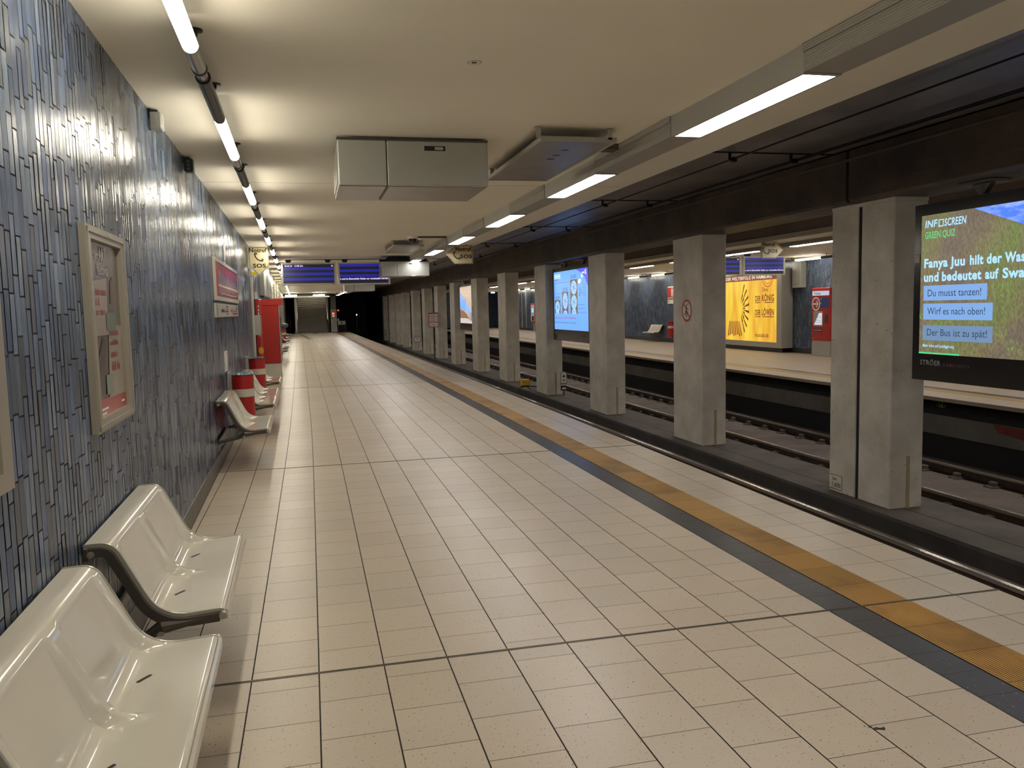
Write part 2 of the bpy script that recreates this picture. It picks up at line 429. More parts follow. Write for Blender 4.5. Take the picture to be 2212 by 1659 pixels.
M['blue_paint'] = mat('blue_paint', '27407c', 0.45)
M['red_paint'] = mat('red_sign_paint', 'b0201f', 0.45)
M['silver'] = mat('silver_frame', 'c6c3b6', 0.35, 0.4)
M['chrome'] = mat('chrome', 'd5d7d9', 0.12, 1.0)
M['tread'] = ribbed('stair_tread', '4a4640', 0.06, 0.6, 0.1, 'Y')
M['tube_glow'] = emit('tube_lamp_glow', (1.0, 0.92, 0.76), TUBE_STRENGTH, 0.5)
M['tube_top'] = emit('tube_top_added_glow', (1.0, 0.92, 0.76), TUBE_STRENGTH * 0.022, 0.5)  # faint glow added to the tube's upper half to light the ceiling softly
M['trough_glow'] = emit('trough_lamp_glow', (1.0, 0.955, 0.935), TROUGH_STRENGTH, 0.5)
M['tube_clear'] = mat('clear_sleeve', '96968e', 0.2, 0.4)
M['tube_dark'] = mat('dark_sleeve', '3b3a37', 0.4, 0.3)

# ------------------------------------------------------------------ setting: platform floor
COLX = [-0.891, -0.6045, -0.318, -0.031, 0.256, 0.545, 0.833, 1.12, 1.408, 1.69, 1.977, 2.266, 2.54]
JOINTS = [-2.5, 3.65, 8.735, 18.06, 27.6, 37.0, 46.3, 55.6, YEND]
ROW = 0.3128

def tiles(cols, ysect, row, phase_fn, gapx, gapy, z, base, var, mesh_name, mats, mi=0, mb=None, tints=None, bendf=fx):
    mb = mb or MB(); tints = tints if tints is not None else []
    for ci, (xa, xb) in enumerate(cols):
        for (ya, yb) in ysect:
            off = phase_fn(ci, ya, yb)
            ys = [ya + 0.008]; y = off
            while y < yb - 0.012:
                if y > ya + 0.02: ys.append(y)
                y += row
            ys.append(yb - 0.008)
            for a, b in zip(ys[:-1], ys[1:]):
                p, q = a + gapy / 2, b - gapy / 2
                if q - p < 0.01: continue
                da, db = bendf(p), bendf(q)
                l0, l1 = (xa(p), xa(q)) if callable(xa) else (xa + da, xa + db)
                mb.add([(l0 + gapx / 2, p, z), (xb + da - gapx / 2, p, z), (xb + db - gapx / 2, q, z), (l1 + gapx / 2, q, z)], [(0, 1, 2, 3)], mi)
                k = 1 + var * (rng.random() * 2 - 1); h = (rng.random() - .5) * var * .5
                tints.append((base[0] * (k + h), base[1] * k, base[2] * (k - h), 1.0))
    return mb, tints

SECT = list(zip(JOINTS[:-1], JOINTS[1:]))
def ph(ci, ya, yb):
    # half-bond: measured from the far joint of each section
    e = ya + (0.0 if ya < 0 else 0.0)
    o = 3.52 if ya < 3 else (6.859 if ya < 8 else ya + 0.145)
    o = o - (0.5 * ROW if ci % 2 == 0 else 0.0)
    while o > ya: o -= ROW
    return o + ROW
base = lin('c1b4a1')
cols = [(lambda y: wallx(y) + 0.012, COLX[0])] + list(zip(COLX[:-1], COLX[1:]))
fm, ft = tiles(cols, SECT, ROW, ph, 0.006, 0.0032, 0.0, base, 0.05, 'floor', None)
ph2 = lambda ci, ya, yb: ya + 0.305
fm, ft = tiles([(3.028, 3.315), (3.315, EDGE - 0.004)], SECT, 0.3075, ph2, 0.005, 0.0032, 0.0, base, 0.05, 'floor', None, 0, fm, ft)
nt = len(ft)
ysf = yl(-19.0, YEND, 3.0)
under = MB()
vs = []
for y in ysf: vs += [(wallx(y) - 0.2, y, -0.004), (EDGE + fx(y), y, -0.004)]
fm.add(vs, [(2 * i, 2 * i + 1, 2 * i + 3, 2 * i + 2) for i in range(len(ysf) - 1)], 1)
fm.add([(wallx(-19), -19, -.001), (EDGE, -19, -.001), (EDGE, -2.5, -.001), (wallx(-2.5), -2.5, -.001)], [(0, 1, 2, 3)], 0); ft_rear = [(*base, 1)]
ft += [(0.05, 0.04, 0.035, 1)] * (len(ysf) - 1) + ft_rear
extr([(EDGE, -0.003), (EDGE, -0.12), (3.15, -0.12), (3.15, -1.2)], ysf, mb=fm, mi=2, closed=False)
ft += [(0.3, 0.3, 0.3, 1)] * (len(fm.f) - len(ft))
floor = struct('floor', fm, [M['floor_tile'], M['grout'], M['plinth_side']])
at = floor.data.attributes.new('tint', 'FLOAT_COLOR', 'FACE'); at.data.foreach_set('color', np.array(ft, dtype=np.float32).ravel())
# dark guide strip and ribbed gold strip
dm, dt = tiles([(2.54, 2.742)], SECT, 0.2065, lambda c, a, b: a + 0.2, 0.004, 0.002, 0.0, (1, 1, 1), 0.0, '', None)
trim1 = struct('trim_1', dm, [M['dark_tile']]); trim1['label'] = 'dark speckled guide strip along the platform beside the gold strip'
gm, gt = tiles([(2.742, 3.028)], SECT, 0.3075, ph2, 0.002, 0.003, 0.002, (1, 1, 1), 0.16, '', None)
trim2 = struct('trim_2', gm, [M['tactile']]); trim2['label'] = 'ribbed gold tactile strip along the platform edge'
at = trim2.data.attributes.new('tint', 'FLOAT_COLOR', 'FACE'); at.data.foreach_set('color', np.array(gt, dtype=np.float32).ravel())
# expansion joint profiles across the platform
jm = MB()
for y in JOINTS[1:-1]:
    for dy in (-0.0065, 0.0045): jm.box((wallx(y) + 0.012, y + dy, -0.003), (EDGE + fx(y), y + dy + 0.002, 0.003), 0)
    jm.box((wallx(y) + 0.012, y - 0.004, -0.003), (EDGE + fx(y), y + 0.004, 0.0005), 1)
struct('trim_3', jm, [M['steel_under'], M['black']])['label'] = 'narrow metal expansion joints crossing the platform tiles'

# baseboard of dark tiles along the left wall
bm_ = MB()
def bbf(y): return wallx(y)
for i, (a, b) in enumerate([(y, y + 0.30) for y in np.arange(-2.4, 17.0, 0.3)]):
    bm_.add([(bbf(a + .003) + 0.012, a + .003, 0.0), (bbf(b) + 0.012, b, 0.0), (bbf(b) + 0.012, b, 0.155), (bbf(a + .003) + 0.012, a + .003, 0.155),
             (bbf(a + .003), a + .003, 0.158), (bbf(b), b, 0.158)], [(0, 1, 2, 3), (3, 2, 5, 4)])
struct('baseboard_left', bm_, [mat('baseboard_tile', '5a544c', 0.45, noise=0.15, nscale=5)])

# ------------------------------------------------------------------ setting: tiled walls
PAL = ['8f9ba8', '7e8c9d', '6f7f96', '667893', '868e98', '777d82', '68707e', '566276', '787771', '6b6d6e', '98a3ad', '6c7d98']
PALL = [np.array(lin(c)) for c in PAL]; PMEAN = sum(PALL) / len(PALL)
def tiled_wall(name, y0, y1, z0, z1, xf, facing, tw=0.0508, th=0.192, dark=1.0, gap=0.006):
    mb = MB(); tint = []
    sgn = 1 if facing > 0 else -1
    n = int((y1 - y0) / tw); run = 0
    for i in range(n):
        a = y0 + i * tw + gap / 2; b = y0 + (i + 1) * tw - gap / 2
        o = z0 - rng.random() * th
        z = o
        while z < z1:
            p = max(z + gap / 2, z0); q = min(z + th - gap / 2, z1)
            if q - p > 0.006:
                xa, xb = xf(a), xf(b); t = 0.003 * sgn; g1, g2 = (rng.random(2) - .5) * 0.0021; g1 *= tw / .05; g2 *= .4
                F_ = [(xa + t + g1 + g2, a, p), (xb + t - g1 + g2, b, p), (xb + t - g1 - g2, b, q), (xa + t + g1 - g2, a, q)]
                mb.add(F_, [(0, 1, 2, 3) if sgn > 0 else (3, 2, 1, 0)], 0)
                # large soft patches of lighter and browner glaze
                ww = math.sin(a * 2.1 + 1.3 * z) + math.sin(a * .83 - 2.2 * z + 1.0)
                k = rng.integers(0, len(PALL)); c = (PALL[k] * .62 + PMEAN * .38) * np.array((.92, .98, 1.12)) * (0.50 + 0.20 * rng.random()) * dark * (1 + 0.05 * ww)
                tint.append((*c, 1.0))
            z += th
    ys = yl(y0, y1, 4.0); vs = []
    for y in ys: vs += [(xf(y), y, z0), (xf(y), y, z1)]
    mb.add(vs, [((2 * i, 2 * i + 2, 2 * i + 3, 2 * i + 1) if sgn > 0 else (2 * i, 2 * i + 1, 2 * i + 3, 2 * i + 2)) for i in range(len(ys) - 1)], 1)
    tint += [(0.02, 0.02, 0.02, 1)] * (len(ys) - 1)
    o = struct(name, mb, [M['wall_tile'], M['wall_grout']])
    at = o.data.attributes.new('tint', 'FLOAT_COLOR', 'FACE'); at.data.foreach_set('color', np.array(tint, dtype=np.float32).ravel())
    return o
tiled_wall('wall_left', -2.4, 24.0, 0.155, CEIL + 0.02, wallx, 1)
clad = mat('far_wall_cladding', '6f6d66', 0.55, noise=0.12, nscale=1.2, aniso=(1, 1, .2))
for a in list(np.arange(24.0, YEND + 6, 3.0)):
    w_ = MB(); w_.add([(wallx(a), a, 0), (wallx(a + 3), a + 3, 0), (wallx(a + 3), a + 3, CEIL + .05), (wallx(a), a, CEIL + .05)], [(0, 1, 2, 3)])
    struct('wall_left_far', w_, [clad])
back = mat('rear_wall_tile', '7f8898', 0.25, noise=0.3, nscale=5)
w_ = MB(); w_.add([(wallx(-19), -19, 0), (wallx(-2.4), -2.4, 0), (wallx(-2.4), -2.4, CEIL + .05), (wallx(-19), -19, CEIL + .05)], [(0, 1, 2, 3)]); struct('wall_left_rear', w_, [back])
OWX = 14.62
tiled_wall('wall_right', 4.0, 62.0, 0.16, CEIL + 0.06, lambda y: OWX, -1, 0.062, 0.215, 0.95)
w_ = MB(); w_.add([(OWX, -19, 0), (OWX, 4, 0), (OWX, 4, CEIL + .06), (OWX, -19, CEIL + .06)], [(3, 2, 1, 0)]); struct('wall_right_rear', w_, [back])
bo = MB(); bo.box((OWX - 0.012, -19, 0), (OWX + 0.05, 66.0, 0.16))
struct('baseboard_right', bo, [mat('dark_skirting', '2a2a2e', 0.4)])

# ------------------------------------------------------------------ setting: ceilings, beam, tracks
cm = MB()
segs = [(-19.0, 8.735), (8.75, 21.2), (21.42, 34.0), (34.015, 48.0), (48.015, 63.0)]
for a, b in segs:
    ys = yl(a, b, 2.5); vs = []
    for y in ys: vs += [(wallx(y) - 0.05, y, CEIL), (3.455 + fx(y), y, CEIL), (3.455 + fx(y), y, CEIL + 0.11), (wallx(y) - 0.05, y, CEIL + 0.11)]
    k = 4; fs = []
    for i in range(len(ys) - 1):
        for j in range(4): fs.append((i * k + j, (i + 1) * k + j, (i + 1) * k + (j + 1) % k, i * k + (j + 1) % k))
    fs += [(0, 1, 2, 3), tuple((len(ys) - 1) * k + j for j in (3, 2, 1, 0))]
    cm.add(vs, fs, 0)
fixn(struct('ceiling', cm, [M['ceiling']]))
cj = MB()
for a, b in ((8.735, 8.75), (21.2, 21.42), (34.0, 34.015), (48.0, 48.015)): cj.box((wallx(b), a + .001, CEIL + .001), (3.45 + fx(b), b - .001, CEIL + .02))
struct('trim_8', cj, [mat('joint_black', '0c0b0b', .9)])
cb = MB(); cb.box((-3.0, -19.0, CEIL + 0.115), (3.40, 64.0, CEIL + 0.16))
struct('ceiling_void', cb, [M['dark_void']])
TZ = 3.35
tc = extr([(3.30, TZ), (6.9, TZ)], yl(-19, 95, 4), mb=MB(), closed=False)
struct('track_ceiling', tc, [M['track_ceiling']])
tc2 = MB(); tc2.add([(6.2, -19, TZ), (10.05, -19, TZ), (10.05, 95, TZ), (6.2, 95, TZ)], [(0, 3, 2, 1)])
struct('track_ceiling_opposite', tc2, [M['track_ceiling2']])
tj = MB()
for y in (8.93, 13.19, 17.6, 22.1):
    tj.box((3.5 + fx(y), y, TZ - 0.012), (6.2 + fx(y), y + 0.03, TZ), 0)
struct('trim_4', tj, [M['dark_void']])['label'] = 'dark joint strips across the black track ceiling'
BX0, BX1, BZ = 6.27, 6.98, 2.75
bmx = MB()
for a, b in ((-19.0, 8.715), (8.765, 95.0)):
    extr([(BX0, BZ + .03), (BX0 + .03, BZ), (BX1 - .03, BZ), (BX1, BZ + .03), (BX1, TZ), (BX0, TZ)], yl(a, b, 4), mb=bmx)
for za in (2.93, 3.05):
    extr([(BX0 - .004, za), (BX0, za - .004), (BX0, za + .004)], yl(-19, 95, 4), mb=bmx)
ob = new_obj('ceiling_beam', bmx, [M['beam']]); ob['kind'] = 'structure'; fixn(ob)
# track bed
PZ = -0.85
tb = MB()
extr([(3.15, -1.06), (6.27, -1.06)], yl(-19, 95, 4), mb=tb, closed=False, mi=0)
tb.add([(6.9, -19, -1.04), (10.3, -19, -1.04), (10.3, 95, -1.04), (6.9, 95, -1.04)], [(0, 1, 2, 3)], 0)
struct('track_bed', tb, [M['trackbed']])
pm = MB()
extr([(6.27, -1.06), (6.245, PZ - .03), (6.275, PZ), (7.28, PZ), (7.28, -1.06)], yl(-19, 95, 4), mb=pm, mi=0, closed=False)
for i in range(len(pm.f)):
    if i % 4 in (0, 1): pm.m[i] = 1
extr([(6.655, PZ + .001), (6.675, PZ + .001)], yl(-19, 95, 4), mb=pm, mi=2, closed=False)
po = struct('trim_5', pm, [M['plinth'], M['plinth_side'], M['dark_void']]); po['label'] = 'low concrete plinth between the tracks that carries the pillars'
# opposite platform
OE = 9.78
of = MB()
oy = [-19.0, 66.0]
def q4(mb, xa, xb, z, mi): mb.add([(xa, oy[0], z), (xb, oy[0], z), (xb, oy[1], z), (xa, oy[1], z)], [(0, 1, 2, 3)], mi)
q4(of, OE, 10.38, 0, 0); q4(of, 10.38, 10.66, 0.001, 1); q4(of, 10.66, 10.86, 0, 2); q4(of, 10.86, OWX, 0, 0)
of.add([(OE, -19, 0), (OE, 66, 0), (OE, 66, -.06), (OE, -19, -.06)], [(0, 1, 2, 3)], 0)
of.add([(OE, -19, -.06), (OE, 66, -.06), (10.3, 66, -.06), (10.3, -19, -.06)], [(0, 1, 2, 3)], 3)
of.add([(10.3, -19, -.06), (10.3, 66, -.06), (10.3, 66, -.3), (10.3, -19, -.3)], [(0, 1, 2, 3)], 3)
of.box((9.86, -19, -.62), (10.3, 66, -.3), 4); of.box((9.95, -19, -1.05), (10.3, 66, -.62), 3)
oft = mat('opposite_floor_tile', 'a39481', 0.5, noise=0.05, nscale=3)
ofl = struct('floor_opposite', of, [oft, mat('opposite_gold', '9c7a3c', 0.5), M['dark_tile'], M['dark_void'], M['grey_panel']])
gr = MB(); plg = PL_west(9.858, 10.2, -0.6)
poly(plg, [(0, .29), (.75, .29), (1.35, .28), (1.6, .2), (1.1, .1), (.8, .02), (.55, .13), (.1, .18)], 0.001, mb=gr)
g1 = new_obj('graffiti', gr, mat('red_graffiti', '6a281c', 0.7, noise=0.4, nscale=7), ofl); g1['label'] = 'dull red sprayed patch on the grey panel under the opposite platform'
g2m = MB(); plh = PL_west(10.298, 11.75, -0.25)
for a in (-.09, -.04, .02, .08): poly(plh, [(a * .4 - .02, 0), (a * .4 + .02, 0), (a * 1.3 + .01, .13 - abs(a)), (a * 1.3 - .01, .13 - abs(a))], 0.001 + abs(a) * .002, mb=g2m)
g2 = new_obj('graffiti', g2m, mat('yellow_graffiti', '7b7a35', 0.7), ofl); g2['label'] = 'small yellow splash sprayed under the opposite platform'
# opposite ceiling with its white edge
OC = 2.915
oc = MB()
oc.box((9.60, -19, OC - .03), (OWX + .05, 66, OC + .07), 0)
ocl = struct('ceiling_opposite', oc, [M['ceiling']])
fo = MB(); fo.box((9.63, -19, OC + .071), (9.75, 95, TZ + .02)); struct('trim_7', fo, [M['track_ceiling2']])
# tunnel ends
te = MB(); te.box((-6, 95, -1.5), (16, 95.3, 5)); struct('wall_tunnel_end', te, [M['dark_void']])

# ================================================================== THINGS
# ------------------------------------------------------------------ wall-side tube lamps
def tube_module(y_end, group, x_of, z=2.763, direction=1, label=''):
    """one lamp of the run: lit tube, clear sleeve, rings, dark sleeve, two hangers; y_end is the near end of the clear sleeve"""
    ln = 2.63
    a = lambda y: (x_of(y_end + y), y_end + y, z)
    t = thing('tube_lamp', label, 'lamp', a(0.0), 0, group)
    lt = MB().tube([a(1.40), a(2.625)], 0.034, 48)
    lt.m = [0] * len(lt.f)
    rf = MB(); rf.v = lt.v
    for f in lt.f:
        if len(f) == 4 and sum(lt.v[q][2] for q in f) / 4 - z > 0.0: rf.f.append(f); rf.m.append(0)
    lt.f = [f for f in lt.f if f not in set(rf.f)]; lt.m = [0] * len(lt.f)
    v0 = list(lt.v)
    part('lamp_tube', lt, M['tube_glow'], t, smooth=False)
    rf.v = v0
    part('glowing_top', rf, M['tube_top'], t)  # upper half of the tube, with the added faint glow
    part('clear_sleeve', MB().tube([a(0.0), a(0.345)], 0.0335, 18).tube([a(0.36), a(0.50)], 0.027, 18), M['tube_clear'], t)
    part('ring', MB().tube([a(0.335), a(0.36)], 0.037, 18), M['black'], t)
    part('ring', MB().tube([a(0.495), a(0.52)], 0.037, 18), M['black'], t)
    part('dark_sleeve', MB().tube([a(0.51), a(1.395)], 0.0345, 18), M['tube_dark'], t)
    for q in (0.22, 1.15):
        p = a(q)
        hz = CEIL if x_of(0) < 5 else OC - .03
        part('hanger', MB().tube([(p[0], p[1], z + .03), (p[0], p[1], hz - .01)], 0.006, 8).lathe([(0.001, -.028), (.012, -.028), (.014, -.012), (.036, -.008), (.036, 0), (.001, 0)], (p[0], p[1], hz), 14), M['black'], t)
    return t
def tube_x(y): return wallx(y) + 0.459
ordn = ['nearest', 'second', 'third', 'fourth', 'fifth', 'sixth', 'seventh', 'eighth', 'ninth', 'tenth', 'eleventh', 'twelfth', 'thirteenth', 'fourteenth', 'fifteenth', 'sixteenth', 'seventeenth', 'eighteenth', 'nineteenth', 'twentieth', 'twenty-first']
GT = 'tube lamps along the tiled left wall'
k = 0
y = 3.914 - 2.63 * 8
while y < 54:
    nm = 'tube lamp above the tiled wall, cut by the top edge of the picture' if k == 7 else f'{ordn[max(k - 8, 0)]} wholly visible lit tube lamp from the near end above the left wall'
    if k < 7: nm = 'tube lamp above the left wall behind the viewpoint'
    tube_module(y, GT, tube_x, label=nm)
    y += 2.63; k += 1
    if k > 28: break

# ------------------------------------------------------------------ ceiling trough with recessed lamps
TX0, TX1, TZ0 = 2.50, 2.722, 2.762
LAMPS = [0.74 - 3.12, 0.74, 3.87, 7.05, 10.2, 13.32, 16.3] + [16.3 + 3.12 * i for i in range(1, 15)]
LL = 1.56
LAMPS = [0.74 - 3.12 * i for i in range(6, 0, -1)] + LAMPS[1:]
ends = [LAMPS[0] - 1.5] + sum([[a - .02, a + LL + .02] for a in LAMPS], []) + [62.5]
for i, (a, b) in enumerate(zip(ends[0::2], ends[1::2])):
    if b - a < .05: continue
    j = i - 6
    lb = 'ribbed trough cover behind the viewpoint' if j < 0 else ('ribbed aluminium trough cover at the top right picture edge' if j == 1 else ('ribbed aluminium trough cover above the viewpoint' if j == 0 else f'ribbed trough cover beyond the {ordn[j - 2]} strip lamp from the near end'))
    tr = thing('trough_cover', lb, 'light fixture', (2.61 + fx((a + b) / 2), (a + b) / 2, CEIL), 0, 'trough covers between the strip lamps')
    fixn(part('trough_body', extr([(TX0, TZ0), (TX1, TZ0), (TX1, CEIL - .002), (TX0, CEIL - .002)], yl(a, b, 3)), M['alu_matt'], tr))
    mbr = MB()
    extr([(TX0 - .004, TZ0 - .003), (TX0 - .0005, TZ0 - .003), (TX0 - .0005, CEIL - .045), (TX0 - .004, CEIL - .045)], yl(a, b, 3), mb=mbr)
    extr([(TX0 - .012, CEIL - .043), (TX0 - .0005, CEIL - .043), (TX0 - .0005, CEIL - .002), (TX0 - .012, CEIL - .002)], yl(a, b, 3), mb=mbr)
    fixn(part('side_panel', mbr, M['alu_rib'], tr))
for i, a in enumerate(LAMPS):
    if i < 6: lb = 'strip lamp in the ceiling trough behind the viewpoint'
    elif i == 6: lb = 'strip lamp in the ceiling trough just above the viewpoint'
    else: lb = f'{ordn[i - 7]} lit strip lamp in the ceiling trough counted from the near end'
    d0, d1 = fx(a), fx(a + LL)
    t = thing('strip_lamp', lb, 'lamp', (2.61 + d0, a, TZ0), 0, 'strip lamps in the ceiling trough')
    f = MB(); dm_ = (d0 + d1) / 2
    f.box((TX0 + dm_, a - .018, TZ0 - .006), (TX0 + .016 + dm_, a + LL + .018, CEIL - .002)); f.box((TX1 - .016 + dm_, a - .018, TZ0 - .006), (TX1 + dm_, a + LL + .018, CEIL - .002))
    f.box((TX0 + .016 + dm_, a - .018, TZ0 - .006), (TX1 - .016 + dm_, a + .012, CEIL - .002)); f.box((TX0 + .016 + dm_, a + LL - .012, TZ0 - .006), (TX1 - .016 + dm_, a + LL + .018, CEIL - .002))
    part('frame', f, M['alu_matt'], t)
    part('diffuser', MB().box((TX0 + .016 + dm_, a + .012, TZ0 + .004), (TX1 - .016 + dm_, a + LL - .012, TZ0 + .012)), M['trough_glow'], t)
    part('socket', MB().box((TX0 + .07 + dm_, a + .14, TZ0 - .001), (TX0 + .10 + dm_, a + .155, TZ0 + .004)), M['alu'], t)

# opposite side: trough, strip lamps and tube lamps
OTX, OTZ = 10.27, 2.80
tro = thing('light_trough', 'long grey trough under the opposite ceiling behind the pillars', 'light fixture', (OTX, 20, OC - .03))
mo = MB(); mo.box((OTX, -17, OTZ), (OTX + .22, 62, OC - .033)); part('trough_body', mo, M['alu_matt'], tro)
ol = [2.3 + 3.12 * i for i in range(-5, 19)]
for i, a in enumerate(ol):
    t = thing('strip_lamp', (f'{ordn[i - 7]} strip lamp in the opposite trough counted from the nearest one visible' if i >= 7 else 'strip lamp in the opposite trough outside the right picture edge'), 'lamp', (OTX + .1, a, OTZ), 0, 'strip lamps in the opposite trough')
    part('diffuser', MB().box((OTX + .02, a, OTZ - .012), (OTX + .20, a + LL, OTZ - .004)), M['trough_glow'], t)
    part('frame', MB().box((OTX + .005, a - .02, OTZ - .006), (OTX + .02, a + LL + .02, OTZ - .0005)).box((OTX + .20, a - .02, OTZ - .006), (OTX + .215, a + LL + .02, OTZ - .0005)), M['alu_matt'], t)
for i in range(-4, 22):
    a = 31.22 - 1.4 - 2.64 * 10 + 2.64 * i + 2.64
    tube_module(a, 'tube lamps along the opposite wall', lambda y: 14.0, 2.80, label=(f'{ordn[i - 4]} tube lamp counted from the near end above the opposite wall' if i >= 4 else 'tube lamp above the opposite wall outside the right picture edge'))

# ------------------------------------------------------------------ pillars
PIL = [(6.447, 8.136), (6.447, 12.858), (6.36, 17.317), (6.306, 21.912), (6.252, 26.5), (6.217, 31.097), (6.132, 35.775), (6.13, 40.605), (6.085, 45.07), (6.022, 49.622), (5.966, 54.6), (5.90, 58.837), (5.849, 63.47), (5.80, 68.0)]
PTXT = ['nearest concrete pillar, split by a tall dark crack, with a small km plate',
        'second concrete pillar, bearing a round red prohibition sign',
        'third concrete pillar from the front, beside the blue chart screen',
        'fourth concrete pillar from the front, just behind the blue chart screen',
        'fifth concrete pillar from the front, behind the yellow track device',
        'sixth concrete pillar from the front, with a small round sign at head height',
        'seventh concrete pillar from the front, half behind the tan picture screen',
        'eighth concrete pillar from the front, beyond the tan picture screen',
        'ninth concrete pillar from the front, with a red glow on its side',
        'tenth concrete pillar from the front, behind the cream arched marker',
        'eleventh concrete pillar from the front, in the dim far end',
        'twelfth concrete pillar from the front, in the dim far end',
        'thirteenth concrete pillar from the front, behind the chequered marker',
        'last dim concrete pillar at the dark tunnel mouth']
PLEN, PW = 1.15, 0.445
for i, (px, py) in enumerate(PIL):
    t = thing('concrete_pillar', PTXT[i], 'pillar', (px + PW / 2, py + PLEN / 2, PZ), 0, 'concrete pillars between the tracks')
    w = PW
    if i == 0:
        g0, g1 = py + .575, py + .64
        part('pillar_half', MB().bbox((px, py, PZ + .001), (px + w, g0, BZ - .001), .012), M['pillar'], t)
        part('pillar_half', MB().bbox((px, g1, PZ + .001), (px + w, py + PLEN, BZ - .001), .012), M['pillar'], t)
        part('gap_filler', MB().box((px + .02, g0, PZ + .002), (px + w - .02, g1, BZ - .002)), M['dark_void'], t)
        # narrow vertical channel cast in the near face
    else:
        part('shaft', MB().bbox((px, py, PZ + .001), (px + w, py + PLEN, BZ - .001), .012), M['pillar'], t)
    part('cable_cover', MB().box((px + w * .50, py - .006, PZ + .002), (px + w * .60, py + .001, PZ + .62)), mat('cable_cover_%d' % i, '9b8c6c', 0.6, noise=0.15), t)
    part('cap_edge', MB().bbox((px - .004, py - .004, BZ - .05), (px + w + .004, py + PLEN + .004, BZ - .0015), .006), M['pillar'], t)

# ------------------------------------------------------------------ rails with fastening blocks
def rail(x, lab, bend_on, vis, z=-0.88):
    bf = fx if bend_on else (lambda y: 0.0)
    t = thing('rail', lab, 'rail', (x, 4, z - .17))
    zz = z - .165
    part('rail_head', extr([(x - .034, z - .035), (x - .034, z - .006), (x - .026, z), (x + .026, z), (x + .034, z - .006), (x + .034, z - .035)], yl(-3, 90, 4), bf), M['rail_top'], t)
    part('rail_web', extr([(x - .07, zz), (x + .07, zz), (x + .07, zz + .012), (x + .012, zz + .03), (x + .012, z - .036), (x - .012, z - .036), (x - .012, zz + .03), (x - .07, zz + .012)], yl(-3, 90, 4), bf), M['rail_side'], t)
    if vis:
        blk = None; y0, y1 = vis
        y = y0
        while y < y1:
            m = MB()
            if blk is None:
                m.bbox((x - .19, y, zz - .012), (x + .19, y + .17, zz + .032), .012)
                m.bbox((x - .13, y + .03, zz + .03), (x - .06, y + .14, zz + .085), .01); m.bbox((x + .06, y + .03, zz + .03), (x + .13, y + .14, zz + .085), .01)
                blk = part('fastening_block', m, mat('fastening_rubber', '5a524b', 0.7, noise=0.15), t); yb = y
            else:
                c = blk.copy(); C.objects.link(c); c.parent = t; c.location = (0, y - yb, 0)
            y += 0.66
    return t
rail(4.32, 'hidden near rail of the near track, below the platform edge', True, None)
rail(5.77, 'shiny rail just beyond the platform edge in front of the pillars', True, None)
rail(7.75, 'near rail of the far track, behind the pillars', False, (5.2, 36))
rail(9.20, 'far rail of the far track, next to the opposite platform', False, (6.0, 30))

# ------------------------------------------------------------------ overhead cables on the track ceiling
for x, lb in ((4.90, 'thin dark cable on the black track ceiling, nearer the platform'), (5.70, 'thin dark double cable on the black track ceiling, nearer the beam')):
    t = thing('ceiling_cable', lb, 'cable', (x, 5, TZ - .08))
    part('wire', extr([(x - .008, TZ - .085), (x + .008, TZ - .085), (x + .008, TZ - .069), (x - .008, TZ - .069)], yl(-3, 80, 4)), M['black'], t)
    if x > 5.2: part('wire', extr([(x + .05, TZ - .085), (x + .062, TZ - .085), (x + .062, TZ - .073), (x + .05, TZ - .073)], yl(-3, 80, 4)), M['black'], t)
    for y in (8.95, 13.2, 17.6, 22.1, 26.6, 31):
        d = fx(y)
        part('clamp', MB().tube([(x + d - .05, y, TZ), (x + d - .05, y, TZ - .1)], .018, 8).bbox((x + d - .03, y - .03, TZ - .115), (x + d + .035, y + .03, TZ - .06), .008), M['black'], t)
t = thing('conduit', 'pale thin conduit running along the dark ceiling beam', 'conduit', (BX0, 5, 3.2))
part('pipe', extr([(BX0 - .03, 3.225), (BX0 - .005, 3.225), (BX0 - .005, 3.25), (BX0 - .03, 3.25)], yl(-3, 80, 4), lambda y: fx(y)), mat('conduit_grey', '6b625a', 0.45), t)

# ------------------------------------------------------------------ benches
def fillet(pts, rads, n=7):
    out = [Vector(pts[0])]
    for i in range(1, len(pts) - 1):
        a, b, c = Vector(pts[i - 1]), Vector(pts[i]), Vector(pts[i + 1]); r = rads[i]
        u = (a - b).normalized(); w = (c - b).normalized()
        d = min(r, (a - b).length * .49, (c - b).length * .49)
        for k in range(n + 1):
            q = k / n; out.append((b + u * d) * (1 - q) ** 2 + b * 2 * q * (1 - q) + (b + w * d) * q ** 2)
    out.append(Vector(pts[-1])); return out
BPROF = [(0.0, .721), (.104, .724), (.262, .402), (.500, .417), (.512, .372)]
BREC = [(0.0, .721), (.100, .7235), (.217, .399), (.500, .417), (.512, .372)]
def _resample(P, ns):
    L = [0.0]
    for a, b in zip(P[:-1], P[1:]): L.append(L[-1] + (b - a).length)
    out = []
    for i in range(ns):
        s = L[-1] * i / (ns - 1); j = next((q for q in range(len(L) - 1) if L[q + 1] >= s - 1e-9), len(L) - 2)
        f = (s - L[j]) / max(1e-9, L[j + 1] - L[j]); out.append(P[j].lerp(P[j + 1], f))
    return out
def _three(B, rads, n1=26, n2=44, n3=44):
    # sample in three stretches that break at the ledge corner and at the seat corner
    P = fillet(B, rads, 8)
    i1 = 1 + 4; i2 = 1 + 9 + 4
    return _resample(P[:i1 + 1], n1)[:-1] + _resample(P[i1:i2 + 1], n2)[:-1] + _resample(P[i2:], n3)
